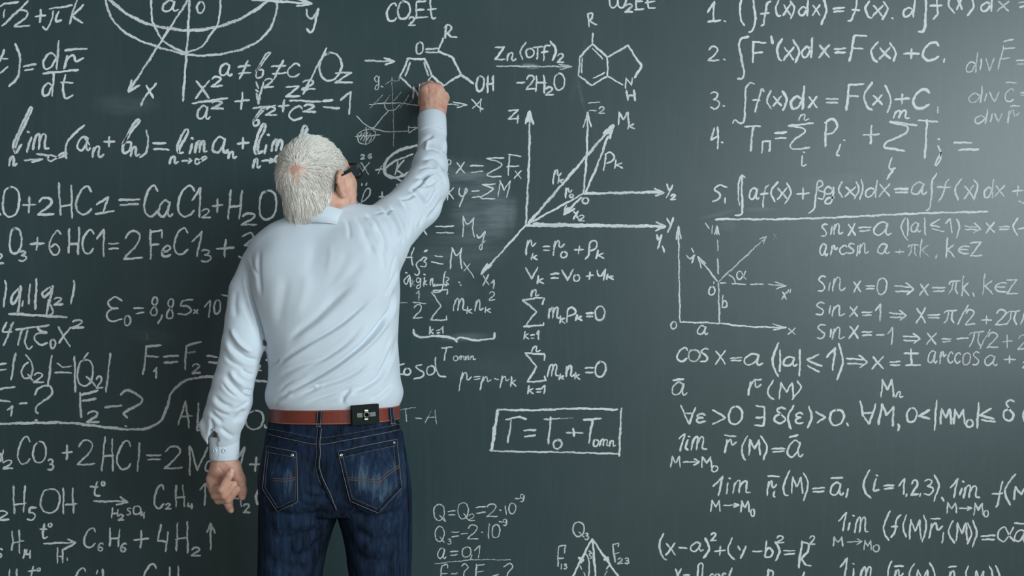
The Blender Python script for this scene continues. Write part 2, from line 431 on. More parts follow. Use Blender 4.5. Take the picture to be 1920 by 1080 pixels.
FORMULAS = [  # (part name, label, stroke width, strokes)
('formula_marking', 'chalk pi halves plus pi k', 4.4, '''~0 13 10 7 35 4;!9 18 7 33;!53 2 4 49;2 27 19 56 50;+ 66 18 86 42;!92 17 136 10;~100 20 96 40 88 55 80 50;~111 22 105 32 106 41 115 37;!144 0 130 45;!157 9 135 30;!135 30 155 43'''),
('formula_marking', 'chalk derivative of r over t', 4.6, '''!8 93 0 115;!0 110 15 110;!0 137 15 125;~29 82 37 105 36 135 28 152 17 162;!44 125 68 120;!46 132 63 130;d 80 76 113 130;!122 94 163 91;r 120 103 157 129;!81 138 147 131;d 79 137 103 180;~123 140 118 165 123 184 137 178;!114 154 137 156'''),
('diagram_marking', 'chalk curves crossed by axes x and y', 4.8, '''~198 -6 203 20 220 48 250 70 290 86 340 100 370 104 410 102 460 90 495 68 515 35 521 -6;@1 1.25;~200 -6 235 24 275 44 310 52 350 57 390 54 440 40 480 18 512 -6;@1 1;~284 -6 284 25 290 50 310 80 345 98;~345 98 375 90 395 65 410 40 414 -6;
!358 -8 241 172;!247 150 241 172;!241 172 262 160;!356 -6 352 70 343 190;!470 -1 583 7;!552 -4 585 7;!585 7 556 12;a 304 1 334 22;0 369 3 384 24;!275 160 287 184;!293 156 272 182 264 198;y 574 15 598 62'''),
('formula_marking', 'chalk a not equal b not equal c', 4.4, '''a 412 119 435 143;ne 446 114 471 148;B 478 98 508 147;ne 509 113 538 149;C 539 119 562 144;!613 90 568 176;O 599 99 641 151;Z 628 136 661 155'''),
('formula_marking', 'chalk equation of squared fractions equal to one', 4.6, '''x 366 150 394 185;2 396 144 417 162;!360 194 427 184;a 370 198 394 224;2 396 190 419 204;+ 440 173 468 205;!480 153 484 166;~494 154 490 170 484 194;~484 172 480 168;!481 175 485 195;2 495 148 513 164;!474 203 517 198;B 473 203 497 236;2 498 201 519 216;+ 522 187 542 210;Z 536 162 562 181;2 566 150 591 168;!580 160 568 176;!543 188 602 191;C 542 199 567 225;2 568 196 592 210;!605 189 624 188;!606 201 637 203;1 638 172 665 214'''),
('formula_marking', 'chalk limit of a sum of sequences', 5.0, '''@1 1;~30 282 25 274 36 245 57 203 58 210 42 243 30 272 29 287 41 271;!59 257 50 286;. 53 248;m 62 252 92 281;@1 1;n 17 293 32 311;!46 301 80 298;!60 303 80 299;!69 289 92 291;inf 89 285 126 303;!121 286 125 297;~159 235 140 250 126 268 122 285;a 145 256 170 283;!158 258 168 272;n 173 275 195 295;+ 195 256 215 275;@1 1.1;B 228 224 263 287;@1 1;n 245 275 262 293;~274 244 278 265 274 285 262 295;!287 268 311 269;!288 279 317 281;
@1 1.12;~335 287 333 272 348 243 353 248 340 272 336 287 344 286;!361 270 355 288;. 360 260;m 366 265 388 286;@1 1;n 318 293 335 307;arr 341 297 360 306;inf 365 293 388 308;@1 1.08;a 398 257 428 287;@1 1;n 428 284 444 297;+ 445 258 467 279;@1 1.15;~480 289 478 272 492 234 497 240 485 268 483 287 492 283;!500 272 496 288;. 503 253;m 509 263 534 284;@1 1;n 475 298 488 315;arr 491 296 514 306;0 516 292 530 305;@1.05 1.5;~560 268 563 255 571 237 574 244 568 262;!578 252 574 268;!587 254 592 266'''),
('formula_marking', 'chalk equation O plus 2HCl gives CaCl2 and water', 4.8, '''@1 1;!0 400 1 403;O 5 350 37 407;+ 43 369 67 399;2 71 371 101 403;!110 343 114 403;!134 347 135 409;!113 387 134 384;C 142 349 172 402;!181 384 203 369 194 398;!179 401 214 396;= 223 374 262 384;C 270 347 296 406;a 297 376 324 407;C 333 347 365 406;!360 376 376 352 374 407;@.9 .9;2 378 392 395 408;+ 398 373 418 398;@1 1;!433 356 428 411;!454 357 449 411;!430 389 452 385;2 453 400 481 422;O 486 357 519 412'''),
('formula_marking', 'chalk equation O3 plus 6HCl gives 2FeCl3', 4.6, '''2 -14 476 7 494;O 18 428 41 476;3 35 470 50 489;+ 57 445 83 469;6 92 432 117 478;!130 429 129 474;!149 426 146 477;!129 458 147 457;C 154 430 176 475;!182 448 195 430 194 481;= 203 456 223 467;2 232 434 267 486;!282 431 283 486;!282 436 303 431 304 446;!282 460 298 458;e 303 460 321 481;C 326 427 353 477;!360 454 379 434 369 481;3 377 468 396 491;+ 406 449 439 482;~454 443 470 437 475 447 458 460;~458 460 470 462 475 470 462 478;!487 436 490 475;!506 436 509 475;!448 480 453 484'''),
('formula_marking', 'chalk fraction of q1 and q2 over four pi epsilon x squared', 4.6, '''!9 526 12 535 7 576;q 20 535 41 591;!44 564 41 574;!56 533 54 570;!69 523 66 580;q 78 535 101 570;~92 562 88 590 100 585 94 570;2 101 558 118 571;!138 526 140 534 133 570;@1.05 1.2;!16 588 126 595;@1 1;~13 605 5 622 22 622;@1 1.2;!25 604 7 648;@1 1;!30 618 92 610;!41 620 33 647;~52 618 47 640 54 655 61 649;~71 612 75 620 88 624;~88 624 70 626 64 635 75 646 89 643;0 94 636 104 653;!109 613 131 650;!133 613 110 643;2 135 600 157 615'''),
('formula_marking', 'chalk epsilon nought value of 8,85 times ten', 4.1, '''eps 200 557 230 603;0 233 591 245 610;!251 577 269 578;!255 588 270 585;8 281 557 299 591;~304 590 302 598 296 607;8 311 560 329 597;5 333 562 362 590;x 363 580 371 588;1 383 563 398 595;0 401 562 414 588;!415 553 438 557;@.35 .8;!275 625 276 638;!438 572 445 580'''),
('formula_marking', 'chalk equality of absolute charges Q2', 4.5, '''!-2 683 12 681;!-2 694 12 693;@1 1.1;!29 662 21 712;@1 .95;~48 665 58 678 62 692 57 706 46 709 40 700 44 688 53 679;!52 702 62 713;2 63 699 82 717;@1 1.1;!97 666 90 725;@.95 .9;~107 681 118 688 134 686;!103 698 134 699;@1 1;!140 668 141 735;O 145 674 175 724;!157 673 166 661;!162 706 180 724;2 180 706 193 728;!207 662 199 735'''),
('formula_marking', 'chalk F1 equals F2', 4.6, '''~274 648 273 670 268 702;!274 649 302 648;@1 1;!274 667 297 669;1 288 689 296 709;= 306 667 335 680;!349 649 347 694;!350 648 377 641;@.7 1;!352 661 367 660;@1 1;2 360 683 376 700;!388 667 408 670;!391 679 410 680;!492 655 502 653;~481 684 488 686 483 694 490 695;!499 675 508 675;!506 675 506 690'''),
('formula_marking', 'chalk question for forces F1 and F2', 4.8, '''!-2 730 28 725;!-2 751 19 753;1 14 761 26 780;!36 757 51 755;~65 740 72 729 90 722 98 732 92 745 70 760 67 770 72 775;. 68 788;@1 1.1;!150 736 152 783;!151 741 184 732;!155 752 180 747;2 163 771 186 792;!197 764 228 760;~226 740 237 732 255 738 267 750 255 762 238 770 232 776 239 783;. 236 799'''),
('underline_marking', 'long wavy chalk line under the question', 5.2, '''~-6 795 60 793 130 793 190 800 240 805 275 803 300 790 313 765 320 740 340 718 370 708 410 706;~470 712 510 717'''),
('formula_marking', 'chalk aluminium sulphate formula', 4.2, '''!334 797 348 752 355 803;!338 781 361 780;~372 755 371 790 369 806 374 807;~440 778 454 784 456 794 450 803;0 460 769 495 805;~497 796 498 802 506 800;!505 795 504 817'''),
('formula_marking', 'chalk equation CO3 plus 2HCl gives sodium chloride', 4.2, '''~-2 866 3 859 1 850;~6 843 4 858 7 868;2 6 863 24 879;C 33 818 57 870;O 62 828 87 868;3 89 861 101 881;+ 116 834 136 862;2 145 826 178 872;!197 819 191 883;!210 823 212 883;!193 856 213 854;C 219 826 246 880;!262 830 258 884;= 275 853 302 862;2 308 837 342 879;!356 836 356 891;!358 838 370 882;!370 882 390 838;a 385 863 405 885;!447 858 459 838 452 870;@1 1.15;+ 468 857 492 884'''),
('formula_marking', 'chalk equation H5OH gives C2H4 with sulphuric acid', 4.2, '''2 -8 958 17 975;!25 911 27 963;!47 911 44 960;!26 946 49 944;5 51 951 68 975;O 76 916 113 962;!119 915 119 963;!136 915 138 962;!122 947 144 944;~183 903 178 918 178 928 188 929;!169 912 184 913;0 190 903 197 911;!176 940 238 940;!225 932 240 942 218 946;@1 .85;!211 952 210 971;!222 955 220 968;!211 963 221 962;@1 1;2 222 965 232 975;@1 .85;s 237 952 247 966;O 250 949 264 965;4 264 959 272 972;@1 1;C 289 909 308 953;2 310 944 321 954;!330 910 330 950;!343 909 346 950;!331 933 347 931;4 352 943 361 954;!385 907 384 948;!375 919 386 906 393 917;!405 930 415 930;!412 925 414 940;!436 930 435 951;!451 934 452 950;!436 935 454 933;2 456 945 469 961;~484 918 479 930 483 946;0 480 918 505 948'''),
('formula_marking', 'chalk equation H14 gives C6H6 and 4H2', 4.2, '''6 -6 1028 6 1045;!22 996 25 1015 22 1032;!36 994 37 1037;@.8 .8;!22 1019 45 1014;@1 1;!47 1030 44 1047;4 49 1030 58 1047;~83 982 81 1000 82 1009 89 1007;!75 992 88 992;0 90 981 97 988;!82 1019 142 1017;!127 1011 142 1018;~142 1018 125 1027 117 1032;@.9 .8;!108 1027 108 1056;!117 1032 118 1055;!109 1043 119 1043;!126 1045 126 1051;@1 1;C 157 990 180 1026;6 183 1018 195 1033;!207 990 206 1024;!224 992 222 1025;!206 1010 224 1008;6 226 1018 238 1034;@1 1.1;+ 251 995 279 1027;@1 1;!302 983 296 1014;!296 1014 313 1016;!315 997 311 1034;!333 980 331 1033;!351 978 352 1037;!329 1011 351 1008;2 358 1027 376 1042;!395 981 395 1031;!388 998 395 981 403 1000'''),
('formula_marking', 'chalk formula cut by the lower edge at left', 4.2, '''!18 1067 16 1098;!32 1067 30 1098;~62 1062 59 1085 66 1092;!53 1071 67 1070;0 69 1065 76 1071;C 140 1065 161 1100;!183 1069 181 1076;!193 1067 194 1098;C 269 1057 293 1100;!319 1063 317 1100;!335 1061 333 1100'''),
('formula_marking', 'chalk CO2Et above the first molecule', 4.2, '''C 725 5 744 40;@1 1.2;O 746 2 769 36;@1 1;2 766 32 779 48;!781 5 780 35;!781 4 799 2;!781 19 795 18;!780 34 802 32;~807 -2 808 25 811 34 817 33;!802 18 818 17'''),
('arrow_marking', 'short chalk arrow before the first molecule', 4.4, '''!684 114 738 115;!720 109 740 115 722 121'''),
('diagram_marking', 'chalk molecule with a five sided ring and OH', 4.4, '''!836 47 835 72;~833 52 840 46 846 52 840 62 836 62;!838 62 846 69 857 70;@.95 .9;!831 71 822 95;O 780 79 794 101;!798 92 823 91;!798 98 822 98;@1.05 1.15;!822 96 849 108 864 140 888 157;!864 140 831 161 810 142;!810 142 797 111;@1 .9;!797 111 763 110;!766 110 750 144;!750 144 772 165;!769 117 760 143;!794 117 804 142;@.8 .7;!810 142 800 157;@1 1;O 893 143 908 171;!915 142 914 174;!925 142 924 170;!912 157 925 157;!776 163 774 184;!776 164 785 181 788 158'''),
('diagram_marking', 'thin chalk pendulum sketch with hatched ball', 2.5, '''@.8 1.2;g 702 142 713 168;. 716 163;@.62 .9;~735 145 736 185 738 230 738 275;~723 158 733 152 748 151 746 143;!718 177 694 203;!733 177 718 195;!752 172 738 190;!767 178 750 203;!777 184 763 198;@.85 1;~692 196 735 193 765 195 785 198;~720 194 723 203 732 207 742 205 752 194;!728 208 700 240;~669 217 680 230 700 241 720 246 745 247 766 245;!766 236 766 249 783 240 765 239;~670 258 672 250 685 243 700 244 704 253 698 264 685 270 673 267 670 258;!687 238 686 272;!666 256 713 253;!676 264 684 248;!681 265 690 248;!686 265 695 250;!692 265 699 253;!673 259 679 249;
@1 1.1;!835 195 860 197;!850 191 876 197 857 202;~884 186 893 195 904 206;!903 186 886 204;!895 198 906 205;!901 185 901 210'''),
('formula_marking', 'chalk Zn OTf2 over an arrow with minus 2H2O', 3.9, '''Z 928 88 947 112;n 951 99 968 114;~986 79 976 95 980 112;O 986 91 1001 108;!999 90 1018 87;!1008 90 1007 111;~1032 85 1022 88 1019 114;!1015 98 1028 97;@1 1.2;~1032 77 1041 90 1040 105 1036 113;@1 1;2 1045 101 1057 117;@.85 .85;!931 124 1070 125;!1048 121 1072 125 1050 130;@1 1;!969 156 984 154;2 986 142 1003 168;!1006 142 1005 172;!1020 141 1021 175;!1005 155 1024 155;2 1023 164 1038 178;O 1039 138 1059 169'''),
('diagram_marking', 'chalk molecule of a six and a five sided ring', 3.9, '''!1103 25 1104 50;~1101 27 1110 25 1110 35 1104 39;!1106 39 1119 47;!1111 62 1111 82;!1111 82 1087 107;!1087 107 1085 142;!1085 142 1109 160;!1109 160 1139 143;!1139 143 1139 108;!1139 108 1111 82;@1 .8;!1111 90 1130 111;!1091 108 1091 137;!1112 147 1134 136;@1 1.1;!1139 108 1177 85;!1177 85 1203 124;!1203 124 1190 146;@1 .9;!1139 143 1168 159;!1174 146 1173 166;!1174 147 1184 160 1186 146;@1 1.1;!1175 170 1177 188;!1189 169 1190 189;!1177 180 1189 179'''),
('formula_marking', 'chalk CO2Et cut by the upper edge', 4.0, '''~1142 -8 1145 13 1152 14 1160 5;~1158 -8 1160 12 1170 13 1175 -6;2 1172 8 1186 23;!1193 -6 1193 18;!1193 3 1205 2;!1190 18 1207 17;~1214 -6 1216 14 1220 16 1229 15;!1210 5 1228 3'''),
('diagram_marking', 'large chalk coordinate axes with vector arrows', 4.6, '''@1.05 1.05;~993 210 992 300 986 422;!985 232 993 208 1000 233;!989 228 993 214;@1 .9;~1102 210 1100 290 1094 362;!1094 239 1102 210 1108 238;@1.05 1.2;!990 420 1145 240;!1131 250 1150 234;!1143 260 1150 234;!1140 250 1148 238;@1 .95;~1097 362 1120 310 1140 255;@1.05 1.25;!1094 363 1242 360;@1 1;!1227 354 1245 361 1229 367;!990 420 1094 363;!1090 370 1058 402;!1062 385 1057 402 1078 392;!1060 395 1066 390;@1.05 1.35;!985 423 1246 424;!1000 420 1190 424;@1 1;!1230 417 1248 424 1229 433;!986 422 905 512;!914 495 902 514 922 497;!908 505 918 496;
@1 .85;Z 953 206 973 223;!972 216 970 231;@.8 .7;!1103 193 1125 192;!1105 207 1118 208;2 1122 201 1134 213;@1 .85;M 1159 210 1180 234;k 1177 228 1190 242;P 1132 287 1152 320;k 1152 300 1168 316;r 1037 318 1052 345;k 1046 332 1058 344;r 1060 352 1072 371;0 1068 364 1075 370;0 1092 371 1104 382;x 1075 396 1085 411;2 1085 404 1096 414;!1250 345 1254 357 1261 347;!1261 347 1250 371;2 1257 365 1267 374;!1251 409 1256 421;!1263 408 1252 436;!1232 440 1233 450 1241 444;!1241 440 1233 466;!1242 461 1245 473;@.8 .8;x 905 515 917 535;1 921 525 928 541'''),
('formula_marking', 'chalk equation ending in sum of Fx', 3.1, '''x 675 304 693 328;2 676 290 684 298;6 690 288 698 297;!704 318 718 317;!716 311 709 326;@1.1 1.9;~800 272 783 273 760 278 735 290 722 308 722 325 735 333 755 330 775 318;@1 1.5;~722 315 745 300 775 289;@1 1.2;~728 328 740 333 756 340;@1 1.1;!746 303 741 328;!758 300 743 318 757 328;@1 1;0 838 299 846 309;!834 326 841 326;x 855 304 872 325;!882 311 906 311;!883 323 906 321;!945 296 912 297;~912 297 935 304 940 312 920 322 913 328 922 331 940 331;!955 290 953 329;!953 290 977 293;!950 313 973 311;x 964 320 978 335'''),
('formula_marking', 'chalk equation ending in sum of M', 3.1, '''!679 344 678 348;!688 343 686 348;~669 362 668 375 675 381 690 370 694 355 685 356 678 380 676 400;+ 710 360 724 377;!745 345 741 367;!736 362 744 361;!842 352 839 375;!851 352 841 362 851 373;~862 352 861 363 868 368 876 358 874 352;~874 352 868 370 862 388;!884 359 899 358;!885 370 903 369;!929 345 904 346;~904 346 920 351 924 355 905 368 903 372 928 373;!938 338 934 369;!938 339 945 357 957 339;!957 339 950 370'''),
('formula_marking', 'chalk equation ending in My', 3.0, '''!800 424 795 432;!791 428 801 440;!816 425 851 424;!818 436 851 437;!869 405 868 444;~869 407 876 421 889 408;~889 408 886 430 890 444;~894 440 898 446 910 434;~910 434 905 455 902 468 899 462 910 451'''),
('formula_marking', 'chalk equation ending in Mx', 3.0, '''!776 464 771 480 774 498;!760 483 774 483;~788 489 794 483 800 485 794 490 800 493 797 500 788 499;~790 486 781 495 786 510 782 516 777 513;@1 1.6;!795 471 801 469;@1 1;!815 480 830 481;!809 491 831 495;!848 464 844 504;~848 464 856 480 866 465;~866 465 863 485 866 504;!869 491 889 521;!881 494 870 508'''),
('formula_marking', 'overwritten chalk row of small letters', 2.8, '''@1 1.2;~766 517 758 526 762 534 768 520;!768 515 770 538;. 762 511;@.5 1;k 772 522 779 536;@1 1;g 779 521 791 541;!796 520 795 537;. 796 514;!800 526 796 531 801 534;n 806 522 816 535;~836 509 832 520 830 540 824 548 815 548 812 545;~836 520 842 523 836 529 842 533 834 536;@1 1.3;!812 536 841 533;@.8 1;. 861 529;. 864 534'''),
('formula_marking', 'chalk half sum over k with a brace below', 3.2, '''@.5 .8;!750 568 764 567;@.6 1.2;!780 551 785 545 786 563;@.9 1;!774 567 799 569;2 775 571 792 597;!812 545 839 543 838 552;!809 548 827 573 807 600;!807 600 838 600 837 592;m 850 560 874 583;k 875 575 886 588;n 891 562 906 583;k 909 576 921 586;2 917 547 928 563;k 805 612 813 627;= 819 619 825 624;1 826 612 833 625;@1.1 1.4;~775 618 777 627 790 632 820 630 840 632 853 637;~856 635 864 633 880 636 900 638 927 634;!926 634 928 624;!854 636 857 641'''),
('formula_marking', 'chalk T with a small subscript under the brace', 3.3, '''!828 652 848 651;!837 652 833 676;@.9 .8;o 850 667 859 676;m 860 667 873 675;m 872 667 881 675;n 882 667 892 674'''),
('formula_marking', 'chalk cos d beside the shirt', 3.8, '''~758 682 748 686 748 699 756 702;o 757 690 770 703;~791 683 780 688 793 698 792 706 776 711;o 800 686 816 703;~817 670 817 690 824 704 836 706'''),
('formula_marking', 'chalk mu equals mu minus mu k', 2.8, '''mu 860 698 884 733;= 888 706 901 711;mu 900 706 921 731;!927 709 935 712;mu 937 705 955 727;k 957 706 968 725'''),
('formula_marking', 'faint chalk T minus n', 2.6, '''@.6 1;!750 768 780 764;!761 768 762 791;@.75 1;!779 784 791 785;!804 780 797 793;!816 768 818 795;!800 783 818 782;@.45 1;!810 768 804 780'''),
('formula_marking', 'chalk r k equals r nought plus rho k', 4.0, '''r 986 449 1005 478;k 996 475 1008 487;= 1018 462 1031 470;r 1037 451 1058 479;0 1051 471 1063 483;+ 1077 461 1094 476;~1097 486 1103 478 1107 455 1115 451 1120 457 1116 466 1107 470;k 1118 469 1133 485'''),
('formula_marking', 'chalk v k equals v nought plus u k', 4.2, '''v 986 501 1008 523;k 1007 517 1020 532;= 1032 513 1048 522;v 1054 505 1074 526;o 1075 515 1087 527;+ 1099 510 1113 524;u 1120 505 1137 525;k 1137 514 1151 524'''),
('formula_marking', 'chalk sum of m k rho k equal to zero', 4.0, '''n 996 543 1011 556;!980 562 1018 558;!1021 559 1017 571;!980 563 1006 584 985 611;!982 612 1019 610 1020 605;m 1028 577 1050 597;k 1049 592 1060 606;P 1062 577 1079 604;k 1079 590 1092 601;= 1099 587 1112 594;0 1116 573 1134 601;@1 .85;k 982 621 992 636;= 995 628 1002 634;1 1006 620 1012 637'''),
('formula_marking', 'chalk sum of m k r k equal to zero', 4.0, '''n 997 649 1013 660;!984 662 1021 664 1021 676;!985 663 1007 688;!1006 688 990 714;!988 716 1023 714 1021 705;m 1027 684 1048 706;k 1048 701 1058 712;n 1061 686 1078 706;k 1077 698 1088 711;= 1097 689 1113 699;0 1116 677 1136 707;k 989 723 1001 738;= 1005 729 1015 735;1 1015 723 1024 738'''),
('formula_marking', 'boxed chalk formula T equals T nought plus T', 4.2, '''@1 1.05;~934 768 1000 769 1080 766 1158 768;!1165 765 1163 800 1161 855;@1.05 1.7;!934 768 928 800 922 845;@1 1;~918 845 980 847 1060 848 1162 851;~948 787 970 782 987 786;!959 787 952 830;@1 1.1;= 982 806 1005 818;@1 .9;!1020 786 1050 785;@.5 .9;!1050 785 1075 784;@1 1.1;!1033 782 1028 832;0 1037 824 1054 841;!1062 811 1093 812;!1075 803 1076 818;!1094 787 1127 785;!1111 787 1104 831;@1 .9;o 1112 824 1122 837;m 1124 824 1142 836;n 1143 826 1154 837'''),
('formula_marking', 'thin chalk Q1 equals Q2 equals 2 times ten', 2.9, '''@.85 1;Q 813 945 834 977;!833 971 836 978;= 840 958 854 966;Q 858 942 879 974;2 879 964 890 976;= 892 950 911 962;2 912 945 933 969;. 938 957;!947 948 950 965;0 954 943 967 964;!966 935 974 935;9 975 927 984 941'''),
('formula_marking', 'thin chalk Q3 equals minus 2 times ten', 2.9, '''@.85 1;Q 816 986 833 1017;3 839 1010 847 1020;= 846 997 861 1006;!864 1001 877 1000;2 876 984 897 1011;. 904 998;!917 981 916 1010;0 922 983 938 1008;!936 978 942 979;9 943 973 951 985'''),
('formula_marking', 'thin chalk a equals 0,1 over a line', 2.9, '''@.85 1;a 820 1028 837 1048;= 844 1033 859 1041;0 866 1025 884 1044;!885 1040 882 1048;1 889 1023 903 1046;@.7 .9;~815 1057 870 1051 900 1049 959 1050'''),
('formula_marking', 'thin chalk question for F at the lower edge', 2.9, '''@.9 1;!828 1060 826 1098;~828 1062 838 1058 840 1065;!827 1075 839 1075;!846 1076 858 1074;~866 1062 872 1057 878 1064 870 1073 869 1082;!893 1058 892 1098;!893 1060 909 1058;!892 1073 907 1071;!921 1081 935 1077;~944 1063 955 1056 961 1062 952 1075 951 1085'''),
('diagram_marking', 'chalk triangle of forces F13 and F23 under Q3', 3.3, '''@.9 1;Q 1074 978 1096 1007;3 1096 999 1104 1011;@1.2 1.3;!1110 1010 1065 1098;!1110 1010 1171 1098;!1111 1012 1118 1098;@1.3 2;!1108 1013 1112 1013;!1085 1046 1094 1050;!1087 1052 1091 1054;!1133 1049 1140 1046;!1138 1052 1141 1050;@.9 1;~1098 1037 1105 1055 1103 1085;~1104 1033 1110 1037 1105 1040 1110 1046 1105 1047;!1087 1060 1091 1068;!1094 1073 1098 1081;!1142 1060 1137 1067;!1138 1070 1134 1079;!1047 1025 1046 1062;!1047 1025 1061 1022 1058 1037;!1047 1046 1057 1047;!1053 1057 1052 1067;3 1057 1057 1063 1066;!1149 1020 1153 1054;!1149 1021 1160 1019 1159 1025;!1150 1038 1161 1036;2 1158 1047 1168 1057;3 1171 1046 1180 1057'''),
('formula_marking', 'chalk rule numbered 1 at the upper edge', 4.3, '''!1326 23 1339 5;!1339 3 1337 40;!1327 41 1351 38;. 1359 40;~1392 -8 1387 18 1390 38 1396 48;~1411 -8 1416 30 1414 50 1410 58 1404 60;~1445 3 1438 8 1434 30 1432 45 1427 48;!1426 26 1442 25;~1462 -6 1455 15 1458 30 1464 30;x 1468 8 1483 29;~1482 2 1489 15 1483 35;d 1497 0 1517 30;x 1523 9 1538 29;@1 1.2;~1544 -6 1549 20 1540 46;@1 1;= 1562 15 1583 22;~1608 -6 1603 20 1596 38 1590 39;!1597 18 1612 19;~1630 2 1623 15 1628 32 1635 34;x 1636 10 1656 31;~1656 3 1664 18 1654 37;. 1673 34;d 1693 0 1717 32;@1 1.2;~1736 -8 1735 40 1731 58 1722 60;@1 1;~1755 -6 1758 18 1758 26 1749 36;!1744 11 1766 10;~1782 -6 1778 10 1790 24;x 1793 -4 1805 18;~1821 -6 1825 12 1814 30;d 1838 -8 1863 21;@.85 .9;x 1870 2 1892 21;!1910 6 1924 2;!1912 13 1924 11'''),
('formula_marking', 'chalk rule numbered 2 with F prime', 4.3, '''@.9 .9;2 1328 87 1348 114;. 1358 112;@1 1.1;~1404 69 1390 72 1386 85 1390 110 1395 135 1391 147 1383 148;@1 1;!1413 78 1411 117;!1411 79 1436 80;!1413 99 1430 98;@1 1.2;!1446 68 1448 82;~1467 73 1457 90 1460 108 1465 114;@1 1;x 1469 88 1489 113;@1 1.2;~1487 75 1498 95 1492 117;@1 1.1;d 1503 71 1525 108;x 1535 84 1556 108;= 1564 91 1586 99;@1 1.2;!1602 66 1593 115;@1 1;!1602 66 1625 68;!1599 91 1618 91;@1 1.2;~1646 78 1634 95 1638 112 1645 116;@1 1;x 1648 89 1670 111;@1 1.1;~1668 80 1679 97 1675 115;+ 1694 91 1724 110;@1 1.25;C 1729 79 1761 113;@1 1;!1771 110 1770 117'''),
('formula_marking', 'thin chalk div F bar', 3.4, '''@.8 1;d 1811 99 1834 136;!1840 110 1838 131;v 1848 109 1863 133;!1882 86 1871 130;!1880 91 1903 90;!1877 111 1893 109;!1882 78 1900 73;= 1905 113 1926 120'''),
('formula_marking', 'thin chalk div c bar', 3.4, '''@.8 1;d 1815 161 1844 193;!1850 175 1846 190;v 1855 172 1874 191;C 1884 166 1901 191;!1886 155 1906 155;= 1913 174 1926 179'''),
('formula_marking', 'thin chalk div r bar', 3.4, '''@.8 1;d 1827 205 1853 232;!1860 213 1857 229;v 1865 212 1879 229;r 1889 206 1911 231;!1894 199 1912 199'''),
('formula_marking', 'chalk rule numbered 3', 4.2, '''@.95 .95;3 1331 172 1349 204;. 1357 199;~1415 157 1405 156 1398 170 1397 200 1395 225 1388 232 1378 225 1373 231;~1432 172 1428 168 1421 190 1416 210;!1411 188 1425 188;@1 1;~1445 170 1438 188 1446 204;x 1449 180 1466 199;@1 1.2;~1467 171 1475 185 1468 207;d 1482 161 1510 205;@1 1;x 1515 181 1533 202;= 1548 185 1572 193;@1 1.3;!1592 158 1587 207;@1 1;!1590 160 1620 157;!1588 180 1610 180;@1 1.2;~1635 154 1620 180 1626 200 1635 206;@1 1.1;x 1636 178 1655 197;~1659 160 1670 185 1664 211;+ 1678 176 1705 195;@1 1.2;C 1711 167 1743 203;@.8 .8;!1758 200 1758 212'''),
('formula_marking', 'chalk rule numbered 4 with two sums', 4.2, '''!1339 240 1333 262 1347 255;!1346 238 1346 279;. 1354 267;!1396 237 1426 237;@1 1.1;!1412 237 1407 283;@1 1;!1430 265 1428 287;!1430 266 1445 264 1442 284;= 1452 248 1475 260;!1478 236 1525 231;~1478 236 1505 240 1508 248 1490 262 1481 273 1485 279 1500 279 1518 277;@1 .9;n 1498 214 1517 226;~1504 292 1503 308 1506 311 1512 308;. 1507 286;@1 1.1;!1549 228 1547 275;~1546 230 1560 223 1570 235 1563 248 1550 252;@1 .9;~1576 270 1570 285 1569 291 1574 291;. 1583 263;@1 1;+ 1618 235 1649 270;@1 1.2;!1668 228 1719 235;@1 1;~1668 229 1695 235 1702 242 1695 252 1665 265 1658 274 1662 278 1680 280 1696 283;m 1675 208 1705 222;~1672 295 1667 310 1670 317 1679 315;!1675 319 1662 336;!1721 226 1758 228;@1 1.1;!1738 224 1734 297;@1 .9;~1758 273 1764 285 1762 300 1755 311 1754 305 1766 285;. 1760 261;@1 1;!1788 267 1822 268;!1797 281 1835 280'''),
('formula_marking', 'chalk rule numbered 5 above a ruled line', 3.9, '''~1363 351 1350 347 1340 355 1350 365 1345 375 1336 378;!1359 371 1360 381;~1397 333 1391 328 1386 340 1384 365 1387 385;~1391 328 1391 365 1392 395 1388 403 1378 403;@.95 1;a 1405 352 1423 375;~1441 347 1434 355 1430 389;!1426 364 1440 363;~1459 341 1445 360 1453 378;x 1457 352 1477 374;~1475 343 1483 360 1472 382;+ 1494 352 1518 374;~1516 400 1527 388 1532 345 1540 340 1542 348 1532 355 1545 362 1543 373 1533 372;g 1544 350 1567 382;@.85 1;~1579 340 1572 355 1580 370;x 1584 350 1605 369;~1606 341 1610 355 1602 373;~1614 336 1618 355 1611 374;d 1622 338 1646 370;x 1648 344 1669 369;@1 1.1;= 1677 354 1703 361;@.85 1;a 1708 342 1738 365;~1756 325 1748 340 1746 370 1743 390 1736 394;~1780 336 1772 345 1768 365 1759 378;!1757 351 1782 351;~1803 336 1790 355 1797 375;x 1807 347 1827 373;~1825 337 1833 350 1825 375;d 1844 336 1864 371;x 1865 347 1884 369;+ 1898 348 1918 368;~1910 377 1920 381 1926 380'''),
('underline_marking', 'straight chalk line under rule 5', 4.2, '''~1341 411 1400 411 1460 411 1560 408 1680 402 1760 399 1852 397'''),
